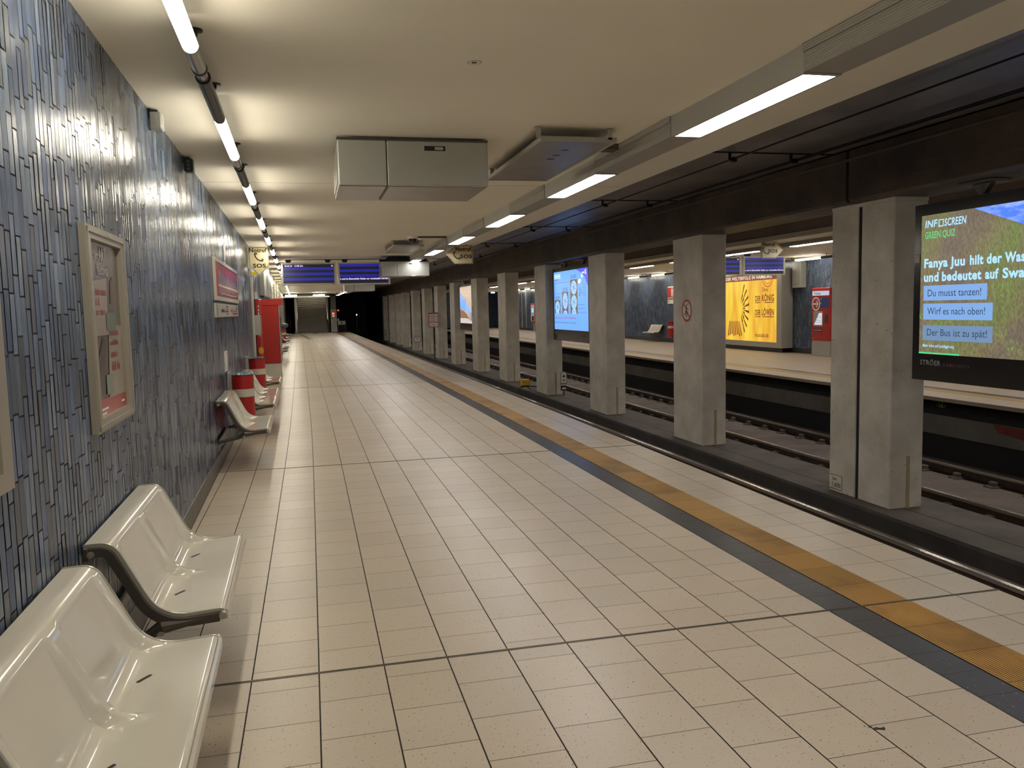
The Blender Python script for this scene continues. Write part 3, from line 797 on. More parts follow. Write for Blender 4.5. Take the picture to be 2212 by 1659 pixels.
def bench_mesh(width=1.135, ny=115):
    A = _three(BPROF, [0, .05, .135, .016, 0]); Bq = _three(BREC, [0, .045, .06, .016, 0])
    ns = len(A); S = [(p, 0) for p in A]
    sm = lambda x: 0 if x <= 0 else (1 if x >= 1 else x * x * (3 - 2 * x))
    def smin(a, b, k=.022):
        h = max(0.0, min(1.0, .5 + .5 * (b - a) / k)); return b * (1 - h) + a * h - k * h * (1 - h)
    SL = [0.0]
    for p, q in zip(A[:-1], A[1:]): SL.append(SL[-1] + (q - p).length)
    vs = []; half = width / 2
    for j in range(ny):
        y = width * j / (ny - 1); cy = half * .5 if y < half else half * 1.5
        u = abs(y - cy)
        for i in range(ns):
            s = SL[i]; w = .236 + .032 * max(0, min(1, (s - .13) / .33))
            wt = sm((smin(s - .112, w - u) + .005) / .030)
            q = A[i].lerp(Bq[i], wt); vs.append((q.x, y, q.y))
    fs = []
    for j in range(ny - 1):
        for i in range(ns - 1): fs.append((j * ns + i, j * ns + i + 1, (j + 1) * ns + i + 1, (j + 1) * ns + i))
    m = MB(); m.add(vs, fs)
    # underside
    o = len(m.v); vs2 = []
    for j in range(ny):
        for i in range(ns):
            x, y, z = m.v[j * ns + i]; a = S[max(i - 1, 0)][0]; b = S[min(i + 1, ns - 1)][0]; t = (b - a).normalized(); n = Vector((-t.y, t.x))
            vs2.append((x - n.x * .009, y, z - n.y * .009))
    m.add(vs2, [f[::-1] for f in fs])
    rim = []
    for i in range(ns - 1):
        rim.append((i, o + i, o + i + 1, i + 1)); k = (ny - 1) * ns; rim.append((k + i, k + i + 1, o + k + i + 1, o + k + i))
    for j in range(ny - 1):
        rim.append((j * ns, (j + 1) * ns, o + (j + 1) * ns, o + j * ns)); k = ns - 1; rim.append((j * ns + k, o + j * ns + k, o + (j + 1) * ns + k, (j + 1) * ns + k))
    m.f += [tuple(q) for q in rim]; m.m += [0] * len(rim)
    return m, [p for p, s in S]
def ribbon(path, off0, off1, y0, y1):
    """flat bar following the seat profile between two normal offsets"""
    m = MB(); k = len(path); vs = []
    for i, p in enumerate(path):
        a = path[max(i - 1, 0)]; b = path[min(i + 1, k - 1)]; t = (b - a).normalized(); n = Vector((-t.y, t.x))
        for y in (y0, y1):
            for o in (off0, off1): q = p + n * o; vs.append((q.x, y, q.y))
    fs = []
    for i in range(k - 1):
        a = i * 4; b = a + 4
        fs += [(a, a + 1, b + 1, b), (a + 2, b + 2, b + 3, a + 3), (a, b, b + 2, a + 2), (a + 1, a + 3, b + 3, b + 1)]
    fs += [(0, 2, 3, 1), ((k - 1) * 4, (k - 1) * 4 + 1, (k - 1) * 4 + 3, (k - 1) * 4 + 2)]
    m.add(vs, fs); return m
BW = 1.135
_bm, _bp = bench_mesh(BW)
def _slot_z(x, y):
    c = [v for v in _bm.v[:len(_bm.v) // 2] if abs(v[1] - y) < .008 and v[2] < .5]
    v = min(c, key=lambda q: abs(q[0] - x)); w = sorted(c, key=lambda q: abs(q[0] - x))[:4]
    return sum(q[2] for q in w) / len(w)
def make_bench(label, group, loc, rot):
    t = thing('wall_bench', label, 'bench', loc, rot, group)
    sh = part('seat_shell', MB().add(_bm.v, _bm.f), M['cream'], t, world=False, smooth=True); fixn(sh); autosmooth(sh, 45)
    for y in (0, BW):
        s = -1 if y == 0 else 1
        e = part('edge_trim', ribbon(_bp[:-5], -.011, .003, y, y + s * .011), M['cream_trim'], t, world=False); fixn(e)
        a = y + s * .012
        fr = ribbon(_bp[:-7], -.046, -.012, a - .016, a + .016)
        o = part('side_frame', fr, M['dark_steel'], t, world=False); fixn(o)
        arm = MB(); arm.tube([(.012, a, .30), (.20, a, .335), (.27, a, .37), (.36, a, .378), (.49, a, .396)], [.016, .017, .03, .02, .013], 10)
        part('lower_arm', arm, M['dark_steel'], t, world=False)
        for (bx, bz, r) in ((.03, .688, .013), (.262, .352, .015), (.498, .394, .015)):
            part('bolt', MB().tube([(bx, a - .024, bz), (bx, a + .024, bz)], r, 14).tube([(bx, a - .027, bz), (bx, a + .027, bz)], r * .5, 10), M['alu'], t, world=False)
    part('wall_rail', MB().bbox((0.001, -.03, .662), (.022, BW + .03, .715), .004).bbox((0.001, .02, .27), (.018, BW - .02, .325), .004), M['dark_steel'], t, world=False)
    part('front_trim', MB().bbox((.505, .0, .366), (.518, BW, .412), .006), M['cream'], t, world=False)
    for k in (0, 1):
        cy = BW * (.25 + .5 * k); m = MB(); pts = []
        for q in range(20):
            a = 2 * math.pi * q / 20; cx = math.cos(a); sx = math.sin(a)
            lx, wx_ = cx * .008 + (.022 if cx > 0 else -.022), sx * .0075; X_ = .296 + lx * .62 + wx_ * .78; Y_ = cy + lx * .78 - wx_ * .62; pts.append((X_, Y_, _slot_z(X_, cy) + .0014))
        m.add(pts, [tuple(range(20))]); m.add([(p[0], p[1], p[2] - .02) for p in pts], [])
        part('drain_slot', m, M['black'], t, world=False)
    return t
GB = 'cream wall benches on the left platform'
bl = [(1.995, 'nearest cream two-seat wall bench, cut by the bottom left corner'),
      (3.432, 'cream two-seat wall bench, second from the front, rust-stained'),
      (8.80, 'cream wall bench just before the first red bin'),
      (11.20, 'cream wall bench between the two red bins, nearer half'),
      (12.44, 'cream wall bench directly before the second red bin'),
      (14.86, 'cream wall bench in front of the red ticket machine'),
      (27.0, 'first small cream bench beyond the red ticket machine'),
      (29.4, 'second small cream bench beyond the red ticket machine'),
      (36.6, 'cream bench just before the far red bin'),
      (40.8, 'cream bench just past the far red bin'),
      (46.4, 'farthest cream bench near the stairs')]
proto = None
for y, lb in bl:
    loc = (wallx(y) + 0.013, y, 0)
    if proto is None: proto = make_bench(lb, GB, loc, WALL_ROT)
    else: dup(proto, loc, WALL_ROT, lb)
dup(proto, (OWX - .012, 33.75, 0), math.pi, 'cream two-seat bench on the opposite wall between the pillars', 'benches on the opposite platform')

# ------------------------------------------------------------------ bins
def make_bin(label, loc, rot, group='red bins along the left wall', bag='bag_teal', full=True):
    t = thing('litter_bin', label, 'bin', loc, rot, group)
    r = .138; cx = .175; z0, z1 = .22, .86
    def ov(z, rr=r): return [(cx + rr * .94 * math.cos(q), rr * 1.0 * math.sin(q), z) for q in np.linspace(0, 2 * math.pi, 37)[:-1]]
    def shell(za, zb, rr, cap=None):
        m = MB(); a = ov(za, rr); b = ov(zb, rr); k = 36
        m.add(a + b, [(i, (i + 1) % k, k + (i + 1) % k, k + i) for i in range(k)])
        if cap == 'bottom': m.add(a, [tuple(range(k))[::-1]])
        return m
    b = shell(z0, z1, r, 'bottom'); o = part('bin_body', b, M['red_bin'], t, world=False); autosmooth(o, 40)
    o = part('reflective_band', shell(.60, .695, r + .0025), M['white_band'], t, world=False); autosmooth(o, 40)
    m = MB(); k = 36; a = ov(z1, r + .004); c = ov(z1 + .008, r + .004); d = ov(z1 + .008, r - .01); e = ov(z1 - .1, r - .012)
    m.add(a + c + d + e, [(s * k + i, s * k + (i + 1) % k, (s + 1) * k + (i + 1) % k, (s + 1) * k + i) for s in range(3) for i in range(k)])
    part('rim', m, M['dark_steel'], t, world=False)
    m = MB(); n = 9; vs = []
    R_ = random.Random(int(loc[1] * 10))
    for i in range(n):
        for j in range(36):
            q = 2 * math.pi * j / 36; rr = (r - .012) * i / (n - 1)
            z = z1 + .004 + (R_.random() - .35) * .05 * (1 if i < n - 1 else 0)
            vs.append((cx + rr * .94 * math.cos(q), rr * math.sin(q), z))
    m.add(vs, [(i * 36 + j, i * 36 + (j + 1) % 36, (i + 1) * 36 + (j + 1) % 36, (i + 1) * 36 + j) for i in range(n - 1) for j in range(36)])
    part('bin_liner', m, M[bag], t, world=False, smooth=True)
    part('wall_bracket', MB().bbox((0.001, -.10, .50), (.03, .10, .90), .004).box((.028, -.03, .55), (.06, .03, .80)), M['grey_box'], t, world=False)
    return t
make_bin('red bin with a white band and teal liner, nearest on the left wall', (wallx(10.5) + .003, 10.5, 0), WALL_ROT)
make_bin('red bin with a white band just before the red ticket machine', (wallx(14.2) + .003, 14.2, 0), WALL_ROT, bag='bag_grey')
make_bin('small far red bin heaped with grey bags beyond the ticket machine', (wallx(39.2) + .003, 39.2, 0), WALL_ROT, bag='bag_grey')
make_bin('red bin with a white band on the opposite wall', (OWX - .003, 31.6, 0), math.pi, 'bins on the opposite wall', 'bag_grey')
t = thing('rubbish_bag', 'dark blue-grey rubbish bag lying on the far red bin', 'bag', (wallx(39.2) + .2, 39.2, .86))
m = MB(); vs = []
for i in range(9):
    for j in range(16):
        a = math.pi * i / 8; q = 2 * math.pi * j / 16; w = 1 + .16 * math.sin(3 * q + i)
        vs.append((wallx(39.2) + .22 + .24 * math.sin(a) * math.cos(q) * w, 39.2 + .17 * math.sin(a) * math.sin(q) * w, 1.02 + .115 * math.cos(a)))
m.add(vs, [(i * 16 + j, i * 16 + (j + 1) % 16, (i + 1) * 16 + (j + 1) % 16, (i + 1) * 16 + j) for i in range(8) for j in range(16)])
part('bag_body', m, M['bag_grey'], t, smooth=True)
part('knot', MB().lathe([(.001, .07), (.05, .06), (.03, .02), (.06, 0)], (wallx(39.2) + .18, 39.2, 1.105), 12), M['white_band'], t)

# ------------------------------------------------------------------ picture screens between the pillars
def grass_screen():
    N = NT('screen_grass'); b = N.b; v = coords(N, (1, 1, 1))
    nz = N.n('ShaderNodeTexNoise'); nz.inputs['Scale'].default_value = 1.6; nz.inputs['Detail'].default_value = 4; N.l(v, nz.inputs['Vector'])
    rp = N.n('ShaderNodeValToRGB'); e = rp.color_ramp.elements
    e[0].position = 0.36; e[0].color = (*lin('71655a'), 1); e[1].position = 0.72; e[1].color = (*lin('6d7a45'), 1)
    q = rp.color_ramp.elements.new(0.48); q.color = (*lin('7a6f55'), 1); q = rp.color_ramp.elements.new(0.59); q.color = (*lin('777650'), 1)
    N.l(nz.outputs['Fac'], rp.inputs[0])
    v2 = coords(N, (1, 1, 0.45)); n2 = N.n('ShaderNodeTexNoise'); n2.inputs['Scale'].default_value = 55; n2.inputs['Detail'].default_value = 3; N.l(v2, n2.inputs['Vector'])
    r2 = N.n('ShaderNodeValToRGB'); r2.color_ramp.elements[0].position = 0.35; r2.color_ramp.elements[1].position = 0.72
    r2.color_ramp.elements[0].color = (0.78, 0.78, 0.78, 1); r2.color_ramp.elements[1].color = (1.4, 1.42, 1.3, 1); N.l(n2.outputs['Fac'], r2.inputs[0])
    m = N.n('ShaderNodeMixRGB', blend_type='MULTIPLY'); m.inputs[0].default_value = 1; N.l(rp.outputs[0], m.inputs[1]); N.l(r2.outputs[0], m.inputs[2])
    N.l(m.outputs[0], b.inputs['Emission Color']); b.inputs['Emission Strength'].default_value = 1.0
    b.inputs['Base Color'].default_value = (.01, .01, .01, 1); b.inputs['Roughness'].default_value = 0.3
    return N.m
def sky_screen():
    N = NT('screen_sky'); b = N.b; v = coords(N, (1, 1, 3))
    nz = N.n('ShaderNodeTexNoise'); nz.inputs['Scale'].default_value = 5; nz.inputs['Detail'].default_value = 5; N.l(v, nz.inputs['Vector'])
    rp = N.n('ShaderNodeValToRGB'); rp.color_ramp.elements[0].position = 0.4; rp.color_ramp.elements[1].position = 0.7
    rp.color_ramp.elements[0].color = (*lin('4d78e0'), 1); rp.color_ramp.elements[1].color = (*lin('9cb8ff'), 1); N.l(nz.outputs['Fac'], rp.inputs[0])
    N.l(rp.outputs[0], b.inputs['Emission Color']); b.inputs['Emission Strength'].default_value = 1.3; b.inputs['Base Color'].default_value = (.01, .01, .01, 1)
    return N.m
E_W = emit('screen_text_blue_white', 'a9dcff', 1.15); E_G = emit('screen_green', '52e08a', 1.0); E_BOX = emit('screen_answer_blue', '86b2ee', 0.95)
E_BOX2 = emit('screen_answer_faded', '84a5d0', 0.75); E_DK = emit('screen_dark_text', '2f4a66', 0.8); E_TX = emit('screen_outline_blue', '3a78d8', 0.9)
E_FOL = emit('screen_foliage', '7fb04a', 0.9)
L_GREY = mat('housing_letter_grey', '8b8b88', 0.5); L_DIM = mat('housing_letter_dim', '4a4a4c', 0.5)
def screen_housing(label, X, yl_, w, zlo, zhi, a0, a1, am, scr):
    t = thing('video_screen', label, 'screen', (X + .11, yl_ - w / 2, BZ))
    f = MB()
    y0, y1 = yl_ - w, yl_
    ya, yb = yl_ - .095 - (w - .12) , yl_ - .095
    f.bbox((X + .03, y0, zlo), (X + .22, y1, zhi), .01)
    f.box((X, y0, zlo), (X + .03, y1, a0)); f.box((X, y0, a1), (X + .03, y1, zhi)); f.box((X, yb, a0), (X + .03, y1, a1)); f.box((X, y0, a0), (X + .03, ya, a1))
    part('housing', f, M['black_gloss'], t)
    pnl = part('picture', MB().box((X + .006, ya, a0), (X + .029, yb, a1)), am, t)
    for yy in (yl_ - w * .28, yl_ - w * .78):
        b = MB(); b.bbox((X + .07, yy - .03, zhi - .01), (X + .15, yy + .03, BZ - .02), .006); b.bbox((X - .02, yy - .22, BZ - .028), (X + .24, yy + .22, BZ - .0015), .004)
        for s in (-1, 1): b.add([(X + .08, yy + s * .03, zhi + .02), (X + .14, yy + s * .03, zhi + .02), (X + .14, yy + s * .12, BZ - .028), (X + .08, yy + s * .12, BZ - .028), (X + .08, yy + s * .03, BZ - .028), (X + .14, yy + s * .03, BZ - .028)], [(0, 1, 2, 3), (0, 3, 4), (1, 5, 2), (0, 4, 5, 1), (3, 2, 5, 4)])
        part('ceiling_mount', b, M['dark_steel'], t)
    return t, pnl, PL_west(X + .006, yb, 0)
# 1: quiz picture
t, pn, pl = screen_housing('large nearest video screen with a green quiz picture, at the right picture edge', 6.50, 7.872, 2.96, .705, 2.605, .995, 2.484, grass_screen(), 1)
def sub(name, mb, m, parent): return part(name, mb, m, parent)
sub('sky_area', poly(pl, [(.739, 2.478), (1.0, 2.385), (1.339, 2.262), (1.75, 2.16), (2.2, 2.09), (2.84, 2.06), (2.84, 2.483), (.74, 2.483)], .001), sky_screen(), pn)
sub('clip', MB().box((6.492, 7.782, 1.985), (6.5, 7.86, 2.085)), M['alu_matt'], t)
fol = MB()
R_ = random.Random(3)
for cx_, cz, n_, sp in ((1.08, 1.64, 26, .12), (1.1, 1.24, 16, .07), (1.27, 1.1, 22, .09), (.5, 1.335, 46, .42), (.02, 1.4, 16, .1), (1.9, 1.3, 40, .3), (2.4, 1.5, 40, .3)):
    for i in range(n_):
        u = cx_ + (R_.random() - .5) * 2 * sp * (1 if sp < .4 else 1); w = cz + (R_.random() - .5) * .11; a = R_.random() * 3.1; l = .02 + .045 * R_.random()
        u = max(.004, u)
        poly(pl, [(u, w), (u + l * math.cos(a) * .5 + .006, w + l * math.sin(a) * .5), (u + l * math.cos(a), w + l * math.sin(a)), (u + l * math.cos(a) * .5 - .006, w + l * math.sin(a) * .5)], .0012, mb=fol)
sub('foliage', fol, E_FOL, pn)
bxm = MB(); rect(pl, .055, 1.571, .925, 1.732, .002, mb=bxm); rect(pl, .055, 1.366, 1.0, 1.539, .002, mb=bxm); sub('answer_box', bxm, E_BOX, pn)
sub('answer_box', rect(pl, .053, 1.143, 1.008, 1.306, .002), E_BOX2, pn)
sub('progress_bar', rect(pl, 0, .996, .585, 1.012, .002), E_G, pn)
tx = MB()
text(pl, 'INF', .057, 2.352, .18, .074, .003, .018, .12, tx); stroke(pl, [(.258, 2.352), (.258, 2.418), (.318, 2.418), (.318, 2.352), (.25, 2.352)], .014, .003, tx); text(pl, 'SCREEN', .335, 2.348, .30, .074, .003, .018, .12, tx)
text(pl, 'Fanya Juu', .055, 1.926, .575, .09, .003, .035, 0, tx); text(pl, 'hilt der', .695, 1.926, .40, .09, .003, .035, 0, tx); text(pl, 'Wasser', 1.129, 1.926, .40, .09, .003, .035, 0, tx)
text(pl, 'und', .055, 1.777, .215, .09, .003, .035, 0, tx); text(pl, 'bedeutet', .318, 1.777, .53, .09, .003, .035, 0, tx); text(pl, 'auf', .895, 1.777, .165, .09, .003, .035, 0, tx); text(pl, 'Swahili', 1.107, 1.777, .45, .09, .003, .035, 0, tx)
text(pl, 'Mehr Infos auf justdiggit.org', .06, 1.071, .45, .03, .003, .012, 0, tx)
sub('lettering', tx, E_W, pn)
ux = MB()
for a, b, c, d in ((.045, 1.916, 1.98, 2.022),(.045, 1.767, 1.6, 1.873)): pass
tx = text(pl, 'GREEN QUIZ', .06, 2.235, .43, .07, .003, .004); sub('lettering', tx, E_G, pn)
tx = MB(); text(pl, 'Du musst tanzen!', .117, 1.616, .735, .073, .003, 0, 0, tx); text(pl, 'Wirf es nach oben!', .117, 1.422, .79, .073, .003, 0, 0, tx); text(pl, 'Der Bus ist zu spät!', .118, 1.194, .82, .073, .003, 0, 0, tx)
sub('lettering', tx, E_DK, pn)
plh = PL_west(6.50, 7.777, 0)
sub('maker_lettering', text(plh, 'STRÖER', .03, .876, .305, .05, .0015, .03), L_GREY, t)
tx = MB(); text(plh, 'INF', .37, .875, .085, .028, .0015, 0, 0, tx); text(plh, 'SCREEN', .495, .875, .235, .028, .0015, 0, 0, tx); sub('maker_lettering', tx, L_DIM, t)
sub('red_square', rect(plh, .462, .875, .488, .902, .0015), M['red_paint'], t)

# 2: blue chart
E_BL = emit('screen_chart_blue', '72b0ff', 1.08); E_CH = emit('screen_chart_brown', '7a6258', 0.9); E_CW = emit('screen_chart_pale', '9cccff', 1.1); E_CD = emit('screen_chart_text', '3e6296', 0.9); E_VI = emit('screen_chart_violet', '4a50e8', 1.4); E_RD = emit('screen_chart_red', 'b5527a', 0.9)
t, pn, pl = screen_housing('video screen with a light blue bar chart, between two pillars', 6.45, 21.70, 2.96, .70, 2.61, .99, 2.512, E_BL, 2)
sub('corner_area', poly(pl, [(1.9, 2.511), (2.84, 2.511), (2.84, 2.05), (2.6, 2.3), (2.3, 2.42)], .001), E_VI, pn)
for (ua, ub, top, n_) in ((.05, .562, 1.771, 1), (.74, 1.262, 1.98, 1), (1.445, 2.019, 2.268, 2)):
    m = MB(); rect(pl, ua, 1.402, ub, top, .0015, mb=m); sub('bar', m, E_CH, pn)
    m = MB(); cm_ = (ua + ub) / 2; hw = (ub - ua) / 2 * .82
    poly(pl, [(cm_ - hw * .8, 1.40)] + [(cm_ + hw * .8 * math.cos(a), 1.40 + (.10 if n_ == 1 else .16) * math.sin(a)) for a in np.linspace(math.pi, 0, 14)], .0025, mb=m)
    rr = (top - 1.52) / (2.0 * n_) * .93 if ua > .1 else .155
    cz0 = top - rr - .03
    for q in range(n_):
        cz = cz0 - q * 2.08 * rr
        poly(pl, [(cm_ + hw * math.cos(a), cz + rr * math.sin(a)) for a in np.linspace(0, 2 * math.pi, 30)[:-1]], .0025, mb=m)
    sub('fan', m, E_CW, pn)
    m = MB()
    for q in range(n_):
        cz = cz0 - q * 2.08 * rr
        for a in (.4, 1.5, 2.6, 3.6, 4.7, 5.8): stroke(pl, [(cm_ + .03 * math.cos(a), cz + .03 * math.sin(a)), (cm_ + hw * .75 * math.cos(a + .25), cz + rr * .75 * math.sin(a + .25))], .012, .003, m)
        disc(pl, cm_, cz, .025, .0032, m)
    sub('fan_blade', m, E_CD, pn)
tx = MB()
text(pl, '154 000', .085, 1.79, .43, .085, .003, .0, 0, tx); text(pl, '236 000', .763, 1.997, .46, .085, .003, 0, 0, tx); text(pl, '356 000', 1.477, 2.30, .455, .085, .003, 0, 0, tx)
marks(pl, .24, 1.42, .11, .035, .004, tx, 1); marks(pl, .94, 1.42, .11, .035, .004, tx, 2); marks(pl, 1.66, 1.44, .12, .04, .004, tx, 3)
text(pl, 'Absatz von Heizungswärmepumpen in Deutschland', .02, 1.157, 1.86, .05, .003, 0, 0, tx); marks(pl, .07, 2.28, .36, .05, .003, tx, 4)
for (ua, ub, z) in ((.06, 1.38, 2.221), (.045, .71, 1.935), (.58, .74, 1.63), (1.27, 1.44, 1.63), (2.03, 2.55, 1.63), (2.03, 2.6, 1.54), (2.03, 2.7, 1.44)): stroke(pl, [(ua, z), (ub, z)], .008, .002, tx)
stroke(pl, [(2.4, 2.15), (2.56, 2.3), (2.75, 2.15)], .012, .003, tx)
for i in range(7): stroke(pl, [(2.43, 2.13 - i * .045), (2.68, 2.13 - i * .045)], .008, .003, tx)
for (u, z) in ((2.23, 1.98), (2.31, 1.9), (2.2, 1.85)): poly(pl, [(u - .03, z), (u + .03, z), (u, z + .12)], .003, mb=tx)
sub('lettering', tx, E_CD, pn)
sub('lettering', text(pl, 'Wärmepumpen erreichen Rekordabsatz', .028, 1.277, 1.85, .055, .003, .012), E_RD, pn)
tx = MB(); text(pl, 'INFOSCREEN', .08, 2.365, .5, .05, .004, .015, 0, tx); marks(pl, 2.38, 2.385, .19, .05, .003, tx, 5); text(pl, 'S', 2.6, 2.37, .11, .1, .003, .02, 0, tx)
stroke(pl, [(.04, 2.34), (.04, 2.44), (.63, 2.44), (.63, 2.34), (.03, 2.34)], .01, .003, tx)
for (u, z, r) in ((2.19, 2.21, .055), (2.25, 2.22, .045), (2.13, 2.2, .04), (2.37, 2.33, .04), (2.41, 2.32, .03)): disc(pl, u, z, r, .003, tx)
sub('lettering', tx, emit('screen_white', 'e8f4ff', 1.5), pn)
plh = PL_west(6.45, 21.60, 0)
sub('maker_lettering', text(plh, 'STRÖER', .05, .865, .30, .06, .0015, .03), L_GREY, t); sub('maker_lettering', text(plh, 'INFOSCREEN', .42, .865, .36, .035, .0015), L_DIM, t); sub('clock_lettering', marks(plh, 2.3, .84, .38, .07, .0015, MB(), 6), L_DIM, t)

# 3: tan / blue picture, far
t, pn, pl = screen_housing('far video screen with a tan and blue picture of a terrace', 6.30, 35.40, 2.96, .70, 2.61, .99, 2.512, emit('screen_tan', 'cdb29c', 1.0), 3)
sub('blue_area', poly(pl, [(0, 2.35), (.55, 2.05), (1.3, 1.92), (2.2, 1.6), (2.84, 1.2), (2.84, 1.12), (2.3, 1.35), (1.5, 1.5), (0, 1.6)], .0015), emit('screen_sky_blue', '7fb2f2', 1.2), pn)
m = MB()
for i in range(8): stroke(pl, [(.02, 2.3 - i * .09), (1.5 - i * .05, 1.95 - i * .06)], .02, .003, m)
sub('lines', m, emit('screen_deep_blue', '4a6ad8', 1.0), pn)
sub('ground_area', poly(pl, [(0, 1.58), (.9, 1.5), (1.6, 1.35), (2.1, 1.15), (2.84, 1.05), (2.84, .995), (0, .995)], .001), emit('screen_brown', 'a0765a', 0.8), pn)
sub('path_area', poly(pl, [(0, 1.2), (1.6, 1.2), (2.84, 1.08), (2.84, .993), (0, .993)], .002), emit('screen_pale', 'd8cdc6', 1.0), pn)
m = MB()
for u in (2.2, 2.4, 2.55): poly(pl, [(u, 1.1), (u + .08, 1.1), (u + .06, 1.45), (u + .02, 1.45)], .003, mb=m)
sub('figures', m, emit('screen_figure', '5a5a8a', 0.7), pn)

# ------------------------------------------------------------------ signs on the pillars
pl = PL_west(6.447, 13.436, 1.476)
t = thing('prohibition_sign', 'round red and white no-entry-to-tracks sign on the second pillar', 'sign', (6.447, 13.436, 1.27))
part('plate', disc(pl, 0, 0, .203, .006, th=.005), M['white_paint'], t); part('red_ring', ring(pl, 0, 0, .158, .198, .0065), M['red_paint'], t)
m = MB(); stroke(pl, [(-.115, .125), (.115, -.125)], .032, .0075, m); part('red_bar', m, M['red_paint'], t)
m = MB(); disc(pl, -.01, .085, .022, .007, m); stroke(pl, [(-.015, .06), (-.03, -.01), (.015, -.06), (-.01, -.12)], .035, .007, m); stroke(pl, [(-.03, .0), (-.06, -.06), (-.085, -.085)], .03, .007, m); stroke(pl, [(-.015, .05), (.06, .02)], .02, .007, m); stroke(pl, [(.0, .115), (.075, .115)], .012, .007, m); part('pictogram', m, M['letter_black'], t)
t = thing('prohibition_sign', 'small round red-rimmed sign on the sixth pillar', 'sign', (6.217, 32.2, 1.3)); pl = PL_west(6.217, 32.0, 1.477)
part('plate', disc(pl, 0, 0, .20, .006, th=.005), M['pillar'], t); part('red_ring', ring(pl, 0, 0, .155, .195, .007), M['red_paint'], t); m = MB(); stroke(pl, [(-.115, .125), (.115, -.125)], .03, .0075, m); part('red_bar', m, M['red_paint'], t)
t = thing('kilometre_plate', 'white km 1,600 plate low on the nearest pillar', 'sign', (6.447, 9.14, -.82)); pl = PL_west(6.447, 9.285, -.81)
b = .30
part('plate', rect(pl, 0, 0, .27, .185, .007, .006), M['white_band'], t)
m = MB(); stroke(pl, [(.004, .004), (.266, .004), (.266, .181), (.004, .181), (.004, .0)], .008, .008, m); text(pl, 'km', .09, .115, .08, .036, .008, .02, 0, m); text(pl, 'I', .02, .03, .008, .05, .008, .01, 0, m); text(pl, '1,600', .08, .03, .17, .055, .008, .015, 0, m); part('lettering', m, M['letter_black'], t)
def arch(pl, w, h): return [(-w / 2, 0), (w / 2, 0)] + [(w / 2 * math.cos(a), h - w / 2 + w / 2 * math.sin(a)) for a in np.linspace(0, math.pi, 14)]
t = thing('kilometre_marker', 'cream arched marker post with a black foot beside the fourth pillar', 'sign', (6.70, 21.75, PZ)); pl = PL_south(6.69, 21.62, -.575)
part('plate', poly(pl, arch(pl, .185, .40), .004, .012), M['white_band'], t)
m = MB(); pts = arch(pl, .165, .385); stroke(pl, [(a, b + .008) for a, b in pts] + [(pts[0][0], pts[0][1] + .008)], .012, .006, m); rect(pl, -.03, .24, .03, .29, .006, mb=m); rect(pl, -.02, .13, .02, .17, .006, mb=m); rect(pl, -.08, .05, .08, .07, .006, mb=m); part('lettering', m, M['letter_black'], t)
part('foot_plate', rect(pl, -.09, -.13, .09, -.005, .004, .012), M['black'], t); part('foot_lettering', rect(pl, -.05, -.09, .06, -.05, .0055), M['letter_white'], t); part('post', MB().box((6.67, 21.63, PZ + .001), (6.71, 21.66, -.3)), M['dark_steel'], t)
t = thing('kilometre_marker', 'cream arched marker on the tenth pillar, far down the row', 'sign', (6.15, 49.4, -.3)); pl = PL_south(6.19, 49.60, -.34)
part('plate', poly(pl, arch(pl, .40, .36), .004, .01), M['white_paint'], t); m = MB(); pts = arch(pl, .37, .345); stroke(pl, [(a, b + .008) for a, b in pts] + [(pts[0][0], pts[0][1] + .008)], .025, .006, m); rect(pl, -.05, .23, .05, .27, .006, mb=m); disc(pl, 0, .14, .025, .006, m); part('lettering', m, M['letter_black'], t)
t = thing('notice_board', 'white notice board with red edges beside the far pillars', 'sign', (5.75, 40.3, .4)); pl = PL_south(5.63, 40.4, .73)
part('board', rect(pl, 0, 0, .48, .71, .004, .02), M['red_paint'], t); m = MB()
for z in (.03, .26, .39, .53): rect(pl, .03, z, .46, z + (.2 if z == .03 else .12), .005, mb=m)
part('white_field', m, M['white_paint'], t); m = MB()
for z in (.12, .31, .44, .58): stroke(pl, [(.08, z), (.32, z)], .015, .006, m)
part('lettering', m, M['letter_black'], t); part('post', MB().box((5.85, 40.42, PZ + .001), (5.89, 40.46, 1.2)), M['dark_steel'], t)
t = thing('chequered_marker', 'small black and white chequered marker at the far tunnel mouth', 'sign', (5.58, 64, -1.05)); pl = PL_south(5.5, 63.9, -.33)
m = MB(); rect(pl, 0, 0, .17, .5, .004, .02, m, 0)
for i in range(5):
    rect(pl, .085 * (i % 2), .1 * i, .085 + .085 * (i % 2), .1 * i + .1, .006, mb=m, mi=1)
part('plate', m, [M['white_paint'], M['letter_black']], t); part('post', MB().box((5.57, 63.93, -1.05), (5.60, 63.96, .1)), M['dark_steel'], t)
# yellow trackside device
t = thing('track_device', 'yellow box on black legs on the plinth before the fifth pillar', 'device', (6.36, 23.7, PZ))
part('yellow_box', MB().bbox((6.02, 23.62, -.72), (6.27, 23.85, -.545), .012), M['yellow_paint'], t)
part('stand', MB().bbox((6.04, 23.62, -.76), (6.25, 23.85, -.722), .006).tube([(6.2, 23.74, -.75), (6.5, 23.74, -.77), (6.62, 23.74, PZ + .01)], .016, 8).tube([(6.07, 23.66, -.75), (5.92, 23.6, -.78), (5.86, 23.6, -.9)], .018, 8).tube([(6.2, 23.82, -.75), (6.32, 23.85, PZ + .01)], .016, 8), M['black'], t)

